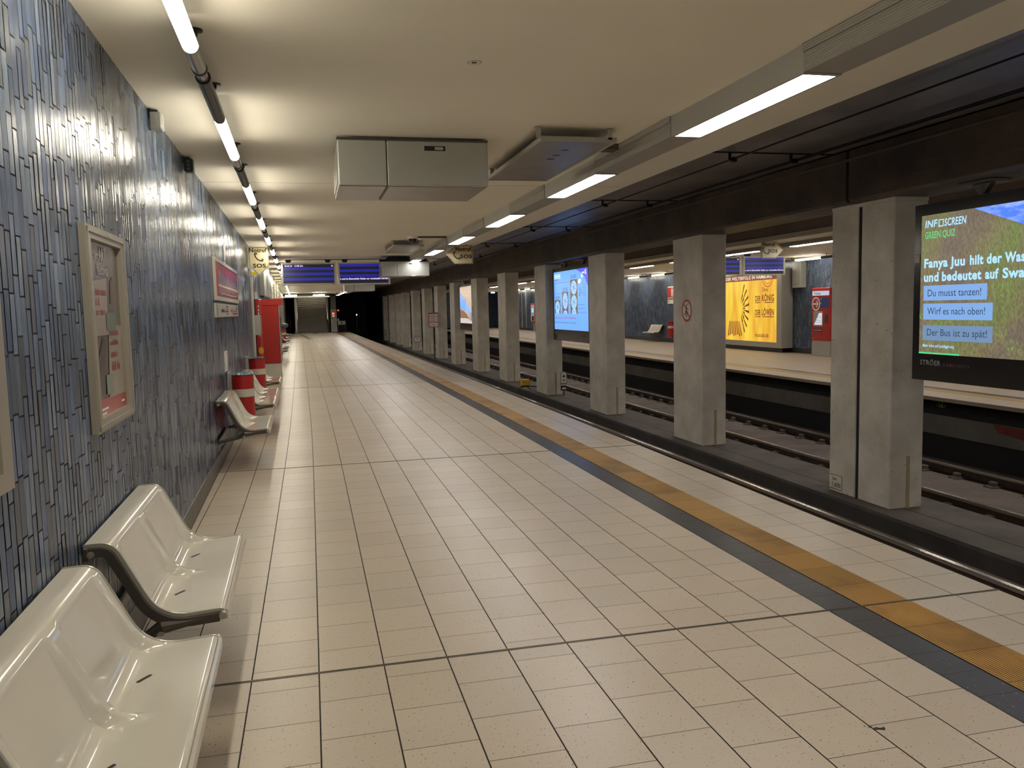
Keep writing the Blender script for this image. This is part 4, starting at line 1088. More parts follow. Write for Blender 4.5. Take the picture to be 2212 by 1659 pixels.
# ------------------------------------------------------------------ hanging projector housings, trays
def projector(label, x0, y0, zt, zb, hood=False):
    t = thing('ceiling_housing', label, 'box', (x0 + .57, y0 + .4, CEIL), 0, 'grey metal housings under the ceiling')
    w, sm, d = 1.135, .36, .845; x1 = x0 + w; y1 = y0 + d
    part('side_unit', MB().bbox((x0, y0, zb), (x0 + sm - .003, y1, zt), .006), M['grey_box'], t)
    part('door_unit', MB().bbox((x0 + sm + .003, y0, zb), (x1, y1, zt), .006), M['grey_box'], t)
    part('bottom_plate', MB().box((x0 + .012, y0 + .02, zb - .004), (x0 + sm - .01, y1 - .01, zb - .0005)).box((x0 + sm + .012, y0 + .02, zb - .004), (x1 - .012, y1 - .01, zb - .0005)), M['steel_under'], t)
    pl = PL_south(x0 + sm, y0, zb)
    hh = zt - zb
    part('lock_plate', rect(pl, .285, hh * .79, .445, hh * .895, .004, .004), M['black'], t)
    m = MB(); rect(pl, .365, hh * .81, .425, hh * .875, .006, .003, m); disc(pl, .42, hh * .84, .01, .0075, m); part('lock_handle', m, M['alu'], t)
    m = MB()
    for u in (.03, .34, .64): m.tube([(x0 + sm + u, y0 - .004, zb + .004), (x0 + sm + u + .09, y0 - .004, zb + .004)], .006, 8)
    part('hinge', m, M['alu'], t)
    m = MB(); m.box((x0 - .004, y0 + .01, zt + .001), (x1 + .004, y0 + .04, zt + .018)); m.box((x0 + .05, y0 + .05, zt), (x1 - .02, y1, CEIL - .012)); 
    if hood:
        m = MB(); m.add([(x0 + .0, y0 + .02, zt), (x1, y0 + .02, zt), (x1, y1, zt), (x0, y1, zt), (x0 + .17, y0 + .1, CEIL - .02), (x1 - .13, y0 + .1, CEIL - .02), (x1 - .13, y1, CEIL - .02), (x0 + .17, y1, CEIL - .02)], [(0, 1, 5, 4), (1, 2, 6, 5), (2, 3, 7, 6), (3, 0, 4, 7), (4, 5, 6, 7)])
    part('mounting_board', m, M['black'] if hood else M['dark_steel'], t)
    m = MB()
    for i in range(8): m.box((x0 - .008, y0 + .05 + i * .1, zb + .03), (x0 - .001, y0 + .11 + i * .1, zb + .24))
    part('side_vent', m, M['alu'], t)
    return t
projector('large grey sheet-metal housing under the ceiling, nearest', .25, 6.355, 2.868, 2.534)
projector('grey metal housing with a black hood in front of the right display', 1.71, 20.0, 2.762, 2.412, True)
projector('small far grey housing seen below the departure displays', 1.30, 31.9, 2.70, 2.352, True)
def tray(label, x0, x1, y0, y1, zb, zt):
    t = thing('ceiling_tray', label, 'panel', ((x0 + x1) / 2, (y0 + y1) / 2, CEIL), 0, 'shallow metal trays hung under the ceiling')
    part('pan', MB().box((x0 + .008, y0 + .008, zb + .006), (x1 - .008, y1 - .008, zt - .01)), M['steel_under'], t)
    m = MB(); m.bbox((x0, y0, zb), (x1, y0 + .012, zt), .002); m.bbox((x0, y1 - .012, zb), (x1, y1, zt), .002); m.bbox((x0, y0 + .012, zb), (x0 + .012, y1 - .012, zt), .002); m.bbox((x1 - .012, y0 + .012, zb), (x1, y1 - .012, zt), .002); part('rim', m, M['alu_matt'], t)
    for (a, b) in ((x0 - .035, y0 + .0), (x1 - .07, y0), (x0 + .02, y1 - .05), (x1 - .07, y1 - .05)):
        m = MB(); m.box((a, b, zb + .02), (a + .035, b + .006, CEIL - .001)); m.box((a - .005, b, CEIL - .005), (a + .04, b + .05, CEIL - .001)); part('bracket', m, M['alu_matt'], t)
    m = MB()
    for yy in (y0 + .36, y0 + .59, y0 + .75) if y1 - y0 > 1.8 and y0 < 10 else (): 
        k0 = (x0 + x1) / 2; pts = [(k0 + .035 * math.cos(a), yy + .022 * math.sin(a), zb + .005) for a in np.linspace(0, 2 * math.pi, 18)[:-1]]; m.add(pts, [tuple(range(17))[::-1]])
    if m.f: part('slot', m, M['black'], t)
    return t
tray('flat grey metal tray hung beside the nearest housing', 1.678, 2.262, 5.875, 7.74, 2.797, 2.833)
tray('flat metal tray hung beneath the dome camera', 1.562, 2.141, 15.61, 17.5, 2.785, 2.815)
tray('farthest flat metal tray near the end of the ceiling', 1.30, 1.9, 36.0, 38.0, 2.785, 2.815)
t = thing('channel', 'short dark cable channel running from the near tray to the trough', 'channel', (2.35, 6.4, CEIL)); part('duct', MB().box((2.26, 6.42, CEIL - .045), (TX0 - .013, 6.56, CEIL - .001)), M['dark_steel'], t)
t = thing('channel', 'thin dark cable channel between the dome camera and the trough', 'channel', (2.2, 14.86, CEIL)); part('duct', MB().box((1.93, 14.8, CEIL - .03), (TX0 + fx(15) - .013, 14.86, CEIL - .001)), M['dark_steel'], t)
t = thing('dome_camera', 'small dome camera on the ceiling in front of the far tray', 'camera', (1.83, 14.85, CEIL))
o = part('mounting_ring', MB().lathe([(.001, 0), (.095, 0), (.095, -.03), (.08, -.04), (.001, -.04)], (1.83, 14.85, CEIL - .002), 24), M['white_paint'], t); fixn(o)
o = part('dome', MB().lathe([(.075 * math.cos(a), -.04 - .075 * math.sin(a)) for a in np.linspace(0, math.pi / 2, 9)], (1.83, 14.85, CEIL - .002), 24), M['glass_dark'], t, smooth=True)
t = thing('ceiling_fitting', 'small round chipped plate in the middle of the ceiling', 'fitting', (.90, 4.41, CEIL))
o = part('plate', MB().lathe([(.001, -.004), (.032, -.004), (.037, -.001), (.037, 0), (.001, 0)], (.902, 4.412, CEIL - .0005), 28), M['ceiling'], t); fixn(o)
pc = Plane((.902, 4.412, CEIL - .0055), (1, 0, 0), (0, 0, -1), (0, 1, 0))
m = MB(); ring(pc, 0, 0, .033, .037, 0, m); part('rim', m, M['dark_steel'], t)
m = MB(); poly(pc, [(-.012, .02), (.005, .022), (.018, .005), (.008, -.015), (-.004, -.008), (-.013, -.018), (-.014, 0)], 0, mb=m); part('hole', m, M['black'], t)

# ------------------------------------------------------------------ emergency call signs
def handset(pl, cu, cv, s, n, rot=0.0):
    m = MB(); pts = []
    for a in np.linspace(math.radians(118), math.radians(238), 16): pts.append((a,))
    # handle arc opening to the upper right
    arc = [(1.02 + 1.2 * math.cos(a), 1.02 + 1.2 * math.sin(a)) for a in np.linspace(math.radians(178), math.radians(272), 16)]
    def tr(p):
        x, y = p[0] - .35, p[1] - .35; c, q = math.cos(rot), math.sin(rot); return (cu + s * (x * c - y * q), cv + s * (x * q + y * c))
    stroke(pl, [tr(p) for p in arc], .2 * s, n, m)
    for e, a in ((arc[0], math.radians(12)), (arc[-1], math.radians(78))):
        c, q = math.cos(a), math.sin(a)
        for (u0, u1, hh) in ((-.10, .17, .15), (.21, .38, .17)):
            poly(pl, [tr((e[0] + u * c - v * q, e[1] + u * q + v * c)) for u, v in ((u0, -hh), (u1, -hh), (u1, hh), (u0, hh))], n + .0003, mb=m)
    return m
def border(pl, pts, w, n):
    cx_ = sum(p[0] for p in pts) / len(pts); cz = sum(p[1] for p in pts) / len(pts)
    ins = lambda k: [(cx_ + (u - cx_) * k, cz + (v - cz) * k) for u, v in pts]
    m = MB(); P1, P2 = ins(.955), ins(.955 - w); k = len(pts)
    m.add([pl.p(*p, n) for p in P1] + [pl.p(*p, n) for p in P2], [(i, (i + 1) % k, k + (i + 1) % k, k + i) for i in range(k)]); return m
# hanging sign over the platform edge, pointing left
t = thing('emergency_sign', 'cream emergency call sign pointing left, hanging over the platform edge', 'sign', (3.1, 16.8, CEIL)); pl = PL_south(2.741, 16.785, 2.508)
pts = [(0, .2), (.17, .012), (.552, 0), (.552, .378), (.18, .378)]
pts = [(0, .205), (.175, .003), (.552, .003), (.552, .378), (.18, .378)]
part('plate', poly(pl, pts, .01, .02), M['sign_cream'], t); part('border', border(pl, pts, .035, .0115), M['letter_black'], t)
m = MB(); text(pl, 'Notruf', .195, .268, .325, .078, .012, .035, 0, m); text(pl, 'SOS', .29, .12, .24, .07, .012, .032, 0, m); part('lettering', m, M['letter_black'], t)
part('handset_symbol', handset(pl, .205, .16, .10, .012), M['letter_black'], t)
part('hanger', MB().box((3.14, 16.78, 2.887), (3.2, 16.80, CEIL - .0005)), M['alu'], t)
# wall sign pointing down
yn = 16.3
t = thing('emergency_sign', 'cream emergency call sign pointing down, at the left wall end', 'sign', (wallx(yn) + .02, yn, 2.5)); pl = PL_south(wallx(yn) + .022, yn, 2.29)
pts = [(.185, 0), (.365, .198), (.353, .545), (0, .545), (.012, .198)]
part('plate', poly(pl, pts, .01, .02), M['sign_cream'], t); part('border', border(pl, pts, .035, .0115), M['letter_black'], t)
m = MB(); text(pl, 'Notruf', .022, .452, .315, .07, .012, .032, 0, m); text(pl, 'SOS', .075, .165, .235, .07, .012, .032, 0, m); part('lettering', m, M['letter_black'], t)
part('handset_symbol', handset(pl, .175, .345, .105, .012), M['letter_black'], t)
part('bracket', MB().box((wallx(yn) + .004, yn - .005, 2.45), (wallx(yn) + .03, yn + .03, 2.85)), M['silver'], t)
# opposite side, pointing right
t = thing('emergency_sign', 'cream emergency call sign pointing right, on the opposite platform', 'sign', (9.75, 16.2, OC - .03)); pl = PL_south(9.52, 16.2, 2.53)
pts = [(.52, .185), (.35, .003), (0, .003), (0, .368), (.345, .368)]
part('plate', poly(pl, pts, .01, .02), M['sign_cream'], t); part('border', border(pl, pts, .035, .0115), M['letter_black'], t)
m = MB(); text(pl, 'Notruf', .03, .265, .29, .075, .012, .032, 0, m); text(pl, 'SOS', .155, .125, .23, .07, .012, .032, 0, m); part('lettering', m, M['letter_black'], t)
part('handset_symbol', handset(pl, .085, .15, .10, .012), M['letter_black'], t)
part('hanger', MB().box((9.6, 16.2, 2.895), (9.64, 16.22, OC - .031)).box((9.72, 16.2, 2.895), (9.76, 16.22, OC - .031)), M['alu'], t)

# ------------------------------------------------------------------ departure displays
E_DB = emit('display_dark_blue', '131326', .9); E_BS = emit('display_blue', '1f2498', 0.9); E_DT = emit('display_text', 'd8ccff', 1.5)
def display(label, x0, y0, z0, w, h, kind, ceilz):
    t = thing('departure_display', label, 'display', (x0 + w / 2, y0 + .1, ceilz), 0, 'departure displays')
    pl = PL_south(x0, y0, z0)
    m = MB(); m.bbox((x0, y0 + .012, z0), (x0 + w, y0 + .2, z0 + h), .01)
    for (a, b, c, d) in ((0, 0, w, .035), (0, h - .04, w, h), (0, .035, .045, h - .04), (w - .045, .035, w, h - .04)): m.box(pl.p(a, b, 0), pl.p(c, d, -.012))
    part('casing', m, M['silver'], t)
    sc = part('screen', rect(pl, .045, .035, w - .045, h - .04, -.004), E_DB, t)
    sw, sh = w - .09, h - .075; o = .035
    m = MB()
    if kind == 'L': rows = [(.125, .19), (.315, .395), (.51, .585)] if False else [(.14, .27), (.42, .56), (.68, .84)]
    else: rows = [(.86, .995), (.59, .72), (.32, .455)]
    if kind == 'L': rows = [(.70, .835), (.425, .56), (.15, .285)]
    rows = [(a, b) for a, b in rows]
    for a, b in rows: rect(pl, .05, o + sh * a, w - .05, o + sh * b, -.003, mb=m)
    part('blue_row', m, E_BS, sc)
    m = MB(); cp = sh * .085
    if kind == 'L':
        text(pl, '25.02.24', .085, o + sh * .875, .185, cp, -.002, .02, 0, m); text(pl, '21:58 Uhr', .325, o + sh * .875, .21, cp, -.002, .02, 0, m); text(pl, 'in', w - .11, o + sh * .875, .04, cp, -.002, .02, 0, m)
    else: text(pl, 'n und im Busverkehr finden nur vereinzelte Fahrten', .052, o + sh * .19, w - .105, cp * 1.05, -.002, .02, 0, m)
    part('lettering', m, E_DT, sc)
    for u in (.13, w - .24):
        b = MB(); b.box((x0 + u, y0 + .04, z0 + h), (x0 + u + .1, y0 + .18, z0 + h + .03)); b.box((x0 + u - .02, y0 + .05, z0 + h + .03), (x0 + u + .12, y0 + .17, ceilz - .002)); part('ceiling_mount', b, M['black'], t)
    part('maker_label', rect(pl, w - .13, .012, w - .05, .022, .001), M['dark_steel'], t)
    return t
display('left departure display with date and time, above the platform', -.652, 21.37, 2.283, 1.33, .549, 'L', CEIL)
display('right departure display with a ticker line, partly behind a housing', .725, 21.37, 2.27, 1.302, .56, 'R', CEIL)
display('opposite departure display with a ticker line, next to the arrow sign', 11.335, 20.2, 2.312, 1.25, .51, 'R', OC - .03)
display('opposite departure display half hidden behind the second pillar', 10.02, 20.2, 2.312, 1.25, .51, 'L', OC - .03)

# ------------------------------------------------------------------ posters and plates on the left wall
t = thing('poster_case', 'festival poster in a pale metal frame on the tiled left wall', 'poster', (wallx(4.1), 4.1, 1.11))
pl = PL_wall(0, 0, .003); y0, y1, z0, z1 = 3.722, 4.50, 1.11, 1.986
m = MB(); fw = .055
for (a, b, c, d) in ((y0, z0, y1, z0 + fw), (y0, z1 - fw, y1, z1), (y0, z0 + fw, y0 + fw + .03, z1 - fw), (y1 - fw - .03, z0 + fw, y1, z1 - fw)):
    rect(pl, a, b, c, d, .03, .028, m); 
part('frame', m, M['gold_frame'], t)
m = MB()
for (a, b, c, d) in ((y0 + .012, z0 + .012, y1 - .012, z0 + .03), (y0 + .012, z1 - .03, y1 - .012, z1 - .012), (y0 + .012, z0 + .012, y0 + .03, z1 - .012), (y1 - .03, z0 + .012, y1 - .012, z1 - .012)): rect(pl, a, b, c, d, .036, .006, m)
part('frame_bead', m, M['gold_frame'], t)
sh = part('poster_sheet', rect(pl, y0 + .06, z0 + .04, y1 - .06, z1 - .04, .008, .006), mat('poster_grey', '6b625a', 0.22, noise=.15, nscale=3), t)
pp = MB(); poly(pl, [(3.815, 1.75), (4.145, 1.777), (4.118, 1.518), (3.815, 1.518)], .0105, mb=pp); poly(pl, [(4.13, 1.56), (4.41, 1.558), (4.41, 1.23), (4.06, 1.235)], .0105, mb=pp); part('paper_field', pp, mat('poster_paper', '9b8f84', 0.25), sh)
part('red_field', rect(pl, 3.81, 1.15, 4.415, 1.24, .0105), mat('poster_red', 'a8403a', 0.25), sh)
part('green_field', rect(pl, 4.09, 1.535, 4.275, 1.62, .0125), mat('poster_green', '6f7a6c', 0.25), sh)
part('green_field', rect(pl, 4.01, 1.25, 4.16, 1.34, .0125), mat('poster_green_pale', '7d857a', 0.25), sh)
part('figure', poly(pl, [(3.83, 1.24), (3.98, 1.24), (4.02, 1.38), (4.06, 1.50), (4.0, 1.51), (3.9, 1.42), (3.84, 1.4)], .0103), mat('poster_figure', '4f463f', 0.25), sh)
part('figure', poly(pl, [(4.2, 1.66), (4.32, 1.66), (4.34, 1.75), (4.28, 1.79), (4.22, 1.76)], .0103), mat('poster_figure_brown', '6a5448', 0.25), sh)
m = MB(); text(pl, 'st', 3.945, 1.85, .07, .04, .011, .02, 0, m); text(pl, 'ART', 4.02, 1.85, .15, .062, .011, .03, 0, m); text(pl, 'festival', 3.968, 1.787, .225, .048, .011, .025, 0, m); part('lettering', m, mat('poster_white', 'a59a8e', 0.3), sh)
m = MB(); marks(pl, 3.83, 1.695, .29, .036, .0115, m, 1); text(pl, 'allett &', 3.832, 1.652, .15, .036, .0115, .02, 0, m); text(pl, 'chter', 3.832, 1.608, .13, .03, .0115, .02, 0, m); marks(pl, 3.98, 1.608, .10, .034, .0115, m, 3)
marks(pl, 4.14, 1.512, .18, .026, .0115, m, 4); marks(pl, 4.14, 1.468, .18, .026, .0115, m, 5); marks(pl, 4.14, 1.412, .14, .036, .0115, m, 6); marks(pl, 4.14, 1.35, .18, .044, .0115, m, 7); part('lettering', m, mat('poster_red_letter', 'a2443c', 0.3), sh)
m = MB(); 
for i, (u, w) in enumerate(((3.86, .16), (3.86, .12), (4.3, .07))): rect(pl, u, 1.19 - (.02 * i if i < 2 else 0), u + w, 1.2 - (.02 * i if i < 2 else 0), .0115, mb=m)
part('small_print', m, M['letter_white'], sh)
part('glazing_clip', MB().tube([pl.p(4.12, z1 - .02, .036), pl.p(4.12, z1 - .02, .042)], .006, 10), M['alu'], t)
t = thing('poster_case', 'edge of a second pale poster frame at the left picture edge', 'poster', (wallx(2.3), 2.3, 1.11)); m = MB(); y0, y1 = 1.88, 2.655
for (a, b, c, d) in ((y0, z0, y1, z0 + fw), (y0, z1 - fw, y1, z1), (y0, z0 + fw, y0 + fw + .03, z1 - fw), (y1 - fw - .03, z0 + fw, y1, z1 - fw)): rect(pl, a, b, c, d, .03, .028, m)
part('frame', m, M['gold_frame'], t); part('poster_sheet', rect(pl, y0 + .06, z0 + .04, y1 - .06, z1 - .04, .008, .006), mat('poster_grey_second', '7a7068', 0.22), t)
# red light box
t = thing('light_box', 'red and purple skyline advert in a silver frame on the left wall', 'advert', (wallx(11), 11, 1.75)); y0, y1, z0, z1 = 9.37, 12.8, 1.752, 2.215
m = MB(); m_ = .028
rect(pl, y0, z0, y1, z0 + .045, .034, .032, m); rect(pl, y0, z1 - .04, y1, z1, .034, .032, m); rect(pl, y1 - .06, z0 + .045, y1, z1 - .04, .034, .032, m); rect(pl, y0, z0 + .045, y0 + .02, z1 - .04, .032, .03, m)
part('frame', m, M['silver'], t)
part('side_strip', rect(pl, y0 + .02, z0 + .045, y0 + .22, z1 - .04, .033, .02), M['red_paint'], t)
N = NT('advert_purple'); v = coords(N); sx = N.n('ShaderNodeSeparateXYZ'); N.l(v, sx.inputs[0])
rp = N.n('ShaderNodeValToRGB'); mr = N.n('ShaderNodeMapRange'); mr.inputs[1].default_value = .05; mr.inputs[2].default_value = .47; N.l(sx.outputs[2], mr.inputs[0]); N.l(mr.outputs[0], rp.inputs[0])
e = rp.color_ramp.elements; e[0].position = 0; e[0].color = (*lin('5e1014'), 1); e[1].position = 1; e[1].color = (*lin('8a4a3c'), 1)
for p_, c_ in ((.33, '7c1a18'), (.45, '3f2a66'), (.62, '761c58'), (.78, '8c1834'), (.9, '4a2464')): q = rp.color_ramp.elements.new(p_); q.color = (*lin(c_), 1)
N.l(rp.outputs[0], N.b.inputs['Base Color']); N.b.inputs['Roughness'].default_value = .4
N.l(rp.outputs[0], N.b.inputs['Emission Color']); N.b.inputs['Emission Strength'].default_value = .12
ad = part('advert_sheet', rect(pl, y0 + .22, z0 + .045, y1 - .06, z1 - .04, .028, .02), N.m, t)
m = MB(); R_ = random.Random(5)
for i in range(46):
    u = 9.72 + i * .064; h = (.17 - .002 * i) * (.5 + .6 * R_.random()); rect(pl, u, 1.93, u + .022, 1.93 + h, .0295, mb=m); rect(pl, u, 1.915 - h * .5, u + .016, 1.915, .0295, mb=m)
rect(pl, 9.66, 1.912, 12.7, 1.935, .0297, mb=m); stroke(pl, [(10, 1.83), (10.4, 1.845), (10.7, 1.835), (11.5, 1.836), (12.2, 1.84), (12.6, 1.86)], .008, .0297, m)
part('skyline', m, mat('advert_white', 'd9cfc9', .3), ad)
t = thing('route_panel', 'narrow white panel with small red and black print under the red advert', 'sign', (wallx(11), 11, 1.56)); y0, y1, z0, z1 = 9.31, 12.65, 1.568, 1.722
part('panel', rect(pl, y0, z0, y1, z1, .024, .022), M['silver'], t)
m = MB(); mr_ = MB()
for i in range(7): rect(pl, 9.95 + .035 * i, z0 + .06, 9.975 + .035 * i, z0 + .09, .0255, mb=m)
marks(pl, 9.95, z0 + .055, .55, .04, .0255, m, 8)
for q in range(4): rect(pl, 10.55, z0 + .03 + q * .028, 10.9, z0 + .045 + q * .028, .0255, mb=mr_ if q % 2 == 0 else m)
marks(pl, 11.25, z0 + .055, .25, .05, .0255, m, 9); rect(pl, 11.55, z0 + .03, 11.57, z0 + .13, .0255, mb=m); marks(pl, 11.7, z0 + .055, .35, .035, .0255, m, 10); poly(pl, [(11.55, z0 + .045), (12.0, z0 + .05), (12.35, z0 + .03), (12.45, z0 + .012), (12.0, z0 + .015), (11.6, z0 + .02)], .0253, mb=mr_)
for q in range(4): rect(pl, 12.15, z0 + .03 + q * .028, 12.5, z0 + .045 + q * .028, .0255, mb=mr_ if q % 2 else m)
part('lettering', m, M['letter_black'], t); part('lettering', mr_, M['red_paint'], t)
part('mounting_bead', rect(pl, y0 + .06, z0 + .012, y0 + .15, z1 - .012, .0255), M['alu'], t)
t = thing('wall_plate', 'small upright white plate on the tiles above the near red bin', 'plate', (wallx(10.35), 10.35, .93)); part('plate', rect(pl, 10.20, .925, 10.50, 1.16, .014, .013), M['white_paint'], t); part('screw', MB().tube([pl.p(10.35, 1.12, .014), pl.p(10.35, 1.12, .017)], .012, 10).tube([pl.p(10.35, .96, .014), pl.p(10.35, .96, .017)], .012, 10), M['alu'], t)
t = thing('wall_plate', 'small upright white plate high on the tiles above the red advert', 'plate', (wallx(10.95), 10.95, 2.29)); part('plate', rect(pl, 10.88, 2.27, 11.0, 2.46, .012, .011), M['white_paint'], t); part('lower_plate', rect(pl, 10.89, 2.19, 11.0, 2.255, .010, .009), M['white_band'], t)
# loudspeakers where wall meets ceiling
def speaker(label, y, m_, zt):
    t = thing('wall_speaker', label, 'speaker', (wallx(y), y, zt)); x = wallx(y)
    part('casing', MB().bbox((x + .012, y - .035, zt - .125), (x + .085, y + .075, zt - .02), .008), m_, t)
    part('bracket', MB().box((x + .003, y - .03, zt - .06), (x + .02, y + .05, zt - .002)).box((x + .003, y - .02, zt - .018), (x + .06, y + .03, zt - .006)), M['black'], t)
    m = MB()
    for i in range(3): m.tube([(x + .05, y - .036, zt - .045 - i * .03), (x + .05, y - .039, zt - .045 - i * .03)], .011, 12)
    part('cone', m, M['alu_matt'] if m_ is not M['black'] else M['dark_steel'], t)
speaker('small grey speaker box under the ceiling on the left wall, nearer', 5.72, M['grey_box'], CEIL - .003)
speaker('small black speaker box under the ceiling on the left wall, farther', 7.35, M['black'], CEIL - .003)

# ------------------------------------------------------------------ left wall end: posts, boxes, red machines
t = thing('wall_post', 'slim silver upright profile where the tiled left wall is interrupted', 'post', (wallx(16.9), 16.9, 0)); part('profile', MB().bbox((wallx(16.9) + .004, 16.86, .002), (wallx(16.9) + .05, 16.98, CEIL - .002), .005), M['silver'], t); part('groove', MB().box((wallx(16.9) + .049, 16.915, .01), (wallx(16.9) + .0515, 16.925, CEIL - .01)), M['dark_steel'], t)
t = thing('yellow_flag_sign', 'small yellow flag sign below the emergency sign on the left wall', 'sign', (wallx(16.6), 16.6, 2.3)); x = wallx(16.5)
part('bracket', MB().bbox((x + .004, 16.42, 2.30), (x + .07, 16.55, 2.39), .004), M['white_paint'], t); part('flag', MB().add([(x + .07, 16.45, 2.32), (x + .19, 16.45, 2.35), (x + .19, 16.45, 2.385), (x + .07, 16.45, 2.39)], [(0, 1, 2, 3)]).add([(x + .07, 16.47, 2.32), (x + .19, 16.47, 2.35), (x + .19, 16.47, 2.385), (x + .07, 16.47, 2.39)], [(3, 2, 1, 0)]), M['yellow_sign'], t)
t = thing('junction_box', 'flat grey box on the left wall beside the red machine', 'box', (wallx(17.3), 17.3, 1.15)); x = wallx(17.3); part('casing', MB().bbox((x + .004, 17.1, 1.17), (x + .14, 17.55, 1.56), .008), M['grey_box'], t); part('lid_seam', MB().box((x + .02, 17.0985, 1.2), (x + .125, 17.1, 1.53)), M['alu_matt'], t)
# red wall unit with white print
t = thing('ticket_validator', 'narrow red cabinet with white print and a yellow knob on the left wall', 'machine', (wallx(18.5), 18.5, 0)); x = wallx(18.4)
part('body', MB().bbox((x + .014, 18.1, .50), (x + .10, 18.95, 1.90), .01), M['red'], t); part('stand', MB().bbox((x + .02, 18.2, .003), (x + .085, 18.85, .50), .01), M['alu_matt'], t); part('wall_fixing', MB().box((x + .006, 18.3, 1.0), (x + .015, 18.7, 1.5)), M['dark_steel'], t)
pls = PL_south(x + .01, 18.1, 0); m = MB()
for q in range(9): rect(pls, .062, 1.72 - q * .075, .082, 1.77 - q * .075, .0015, mb=m)
part('print', m, M['letter_white'], t)
m = MB(); disc(pls, .09, .82, .075, .02, m, su=.7, th=.018); part('knob', m, M['yellow_paint'], t)
# red ticket machine seen from its side
t = thing('ticket_machine', 'tall red ticket machine on a grey base, seen from its side', 'machine', (-.93, 20.2, 0)); x0, x1, y0, y1 = -1.146, -.705, 19.8, 20.62
part('base', MB().bbox((x0 + .01, y0 + .01, .002), (x1 - .005, y1 - .01, .44), .012), M['white_band'], t)
body = part('body', MB().bbox((x0, y0, .44), (x1, y1, 1.78), .015), M['red'], t)
hd = MB(); hd.add([(x0, y0 - .004, 1.78), (x1 + .09, y0 - .004, 1.78), (x1 + .09, y0 - .004, 1.935), (x0, y0 - .004, 1.915), (x0, y1 + .004, 1.78), (x1 + .09, y1 + .004, 1.78), (x1 + .09, y1 + .004, 1.935), (x0, y1 + .004, 1.915)], [(0, 1, 2, 3), (1, 5, 6, 2), (5, 4, 7, 6), (4, 0, 3, 7), (3, 2, 6, 7), (0, 4, 5, 1)]); part('hood', hd, M['red'], t)
part('front_edge', MB().bbox((x1, y0 + .004, .46), (x1 + .022, y1 - .004, 1.775), .004), M['alu'], t)
part('screen', MB().box((x1 + .021, y0 + .2, 1.15), (x1 + .026, y1 - .25, 1.5)), M['glass_dark'], t); part('coin_tray', MB().bbox((x1 + .02, y0 + .25, .62), (x1 + .05, y1 - .25, .74), .006), M['alu'], t)
# cladding and boxes beyond
t = thing('wall_cabinet', 'grey wall cabinet high on the left wall above the red machine', 'cabinet', (wallx(23), 23, 2)); x = wallx(22); part('casing', MB().bbox((x + .006, 21.4, 2.03), (x + .12, 24.2, CEIL - .004), .01), M['grey_box'], t); part('shadow_gap', MB().box((x + .01, 21.45, 2.0), (x + .1, 24.15, 2.03)), M['dark_steel'], t)
t = thing('wall_cladding', 'dark upright wall panel behind the grey cabinet', 'panel', (wallx(26), 26, 0)); x = wallx(25.5); part('panel', MB().bbox((x + .004, 25.2, .8), (x + .08, 27.0, CEIL - .004), .01), M['dark_steel'], t)
t = thing('wall_cladding', 'grey upright wall panel beyond the dark panel', 'panel', (wallx(29), 29, 0)); x = wallx(29); part('panel', MB().bbox((x + .01, 27.4, .8), (x + .07, 31.0, CEIL - .004), .01), M['grey_box'], t)
t = thing('wall_cladding', 'pale yellowish wall panel near the far stairs', 'panel', (wallx(36), 36, 0)); x = wallx(35); part('panel', MB().bbox((x + .01, 31.6, .8), (x + .06, 39.0, CEIL - .004), .01), mat('pale_cladding', 'b5b092', .6), t); part('handrail', MB().tube([(x + .1, 32, 1.0), (x + .06, 38.5, 1.0)], .02, 8), M['alu'], t)

# ------------------------------------------------------------------ opposite platform
t = thing('poster_light_box', 'large glowing yellow musical advert in a grey case on the opposite wall', 'advert', (14.4, 24.5, 0)); X = 14.20; y0, y1, z0, z1 = 22.97, 27.1, .14, 2.62
m = MB(); m.bbox((X + .03, y0, z0), (OWX - .02, y1, z1), .01); fw = .12
for (a, b, c, d) in ((y0, z0, y1, z0 + .17), (y0, z1 - .12, y1, z1), (y0, z0 + .17, y0 + .28, z1 - .12), (y1 - .28, z0 + .17, y1, z1 - .12)): m.box((X, a, b), (X + .03, c, d))
part('case', m, M['alu_matt'], t)
part('plinth', MB().box((X + .1, y0 + .1, .002), (OWX - .04, y1 - .1, z0)), M['black'], t)
N = NT('advert_yellow'); v = coords(N, (1, 1, .25)); nz = N.n('ShaderNodeTexNoise'); nz.inputs['Scale'].default_value = 2.2; N.l(v, nz.inputs['Vector'])
rp = N.n('ShaderNodeValToRGB'); rp.color_ramp.elements[0].position = .35; rp.color_ramp.elements[0].color = (*lin('eaa834'), 1); rp.color_ramp.elements[1].position = .6; rp.color_ramp.elements[1].color = (*lin('fad548'), 1); N.l(nz.outputs['Fac'], rp.inputs[0])
N.l(rp.outputs[0], N.b.inputs['Emission Color']); N.b.inputs['Emission Strength'].default_value = 1.0; N.b.inputs['Base Color'].default_value = (.02, .02, .01, 1); N.b.inputs['Roughness'].default_value = .2
E_BR = emit('advert_brown', '8a3420', .75); E_OR = emit('advert_orange', 'd8802c', .9); E_CR = emit('advert_cream', 'f2e6c8', 1.0)
sh = part('advert_sheet', MB().box((X + .012, y0 + .28, z0 + .17), (X + .028, y1 - .28, z1 - .12)), N.m, t)
pl = PL_west(X + .012, y1 - .28, 0); WW = y1 - y0 - .56
def U(y): return (y1 - .28) - y
part('top_band', rect(pl, 0, 2.30, WW, 2.50, .001), E_BR, sh)
part('lettering', text(pl, 'DER WELTERFOLG IN HAMBURG', .3, 2.345, WW - .6, .11, .003, .02), E_CR, sh)
m = MB()
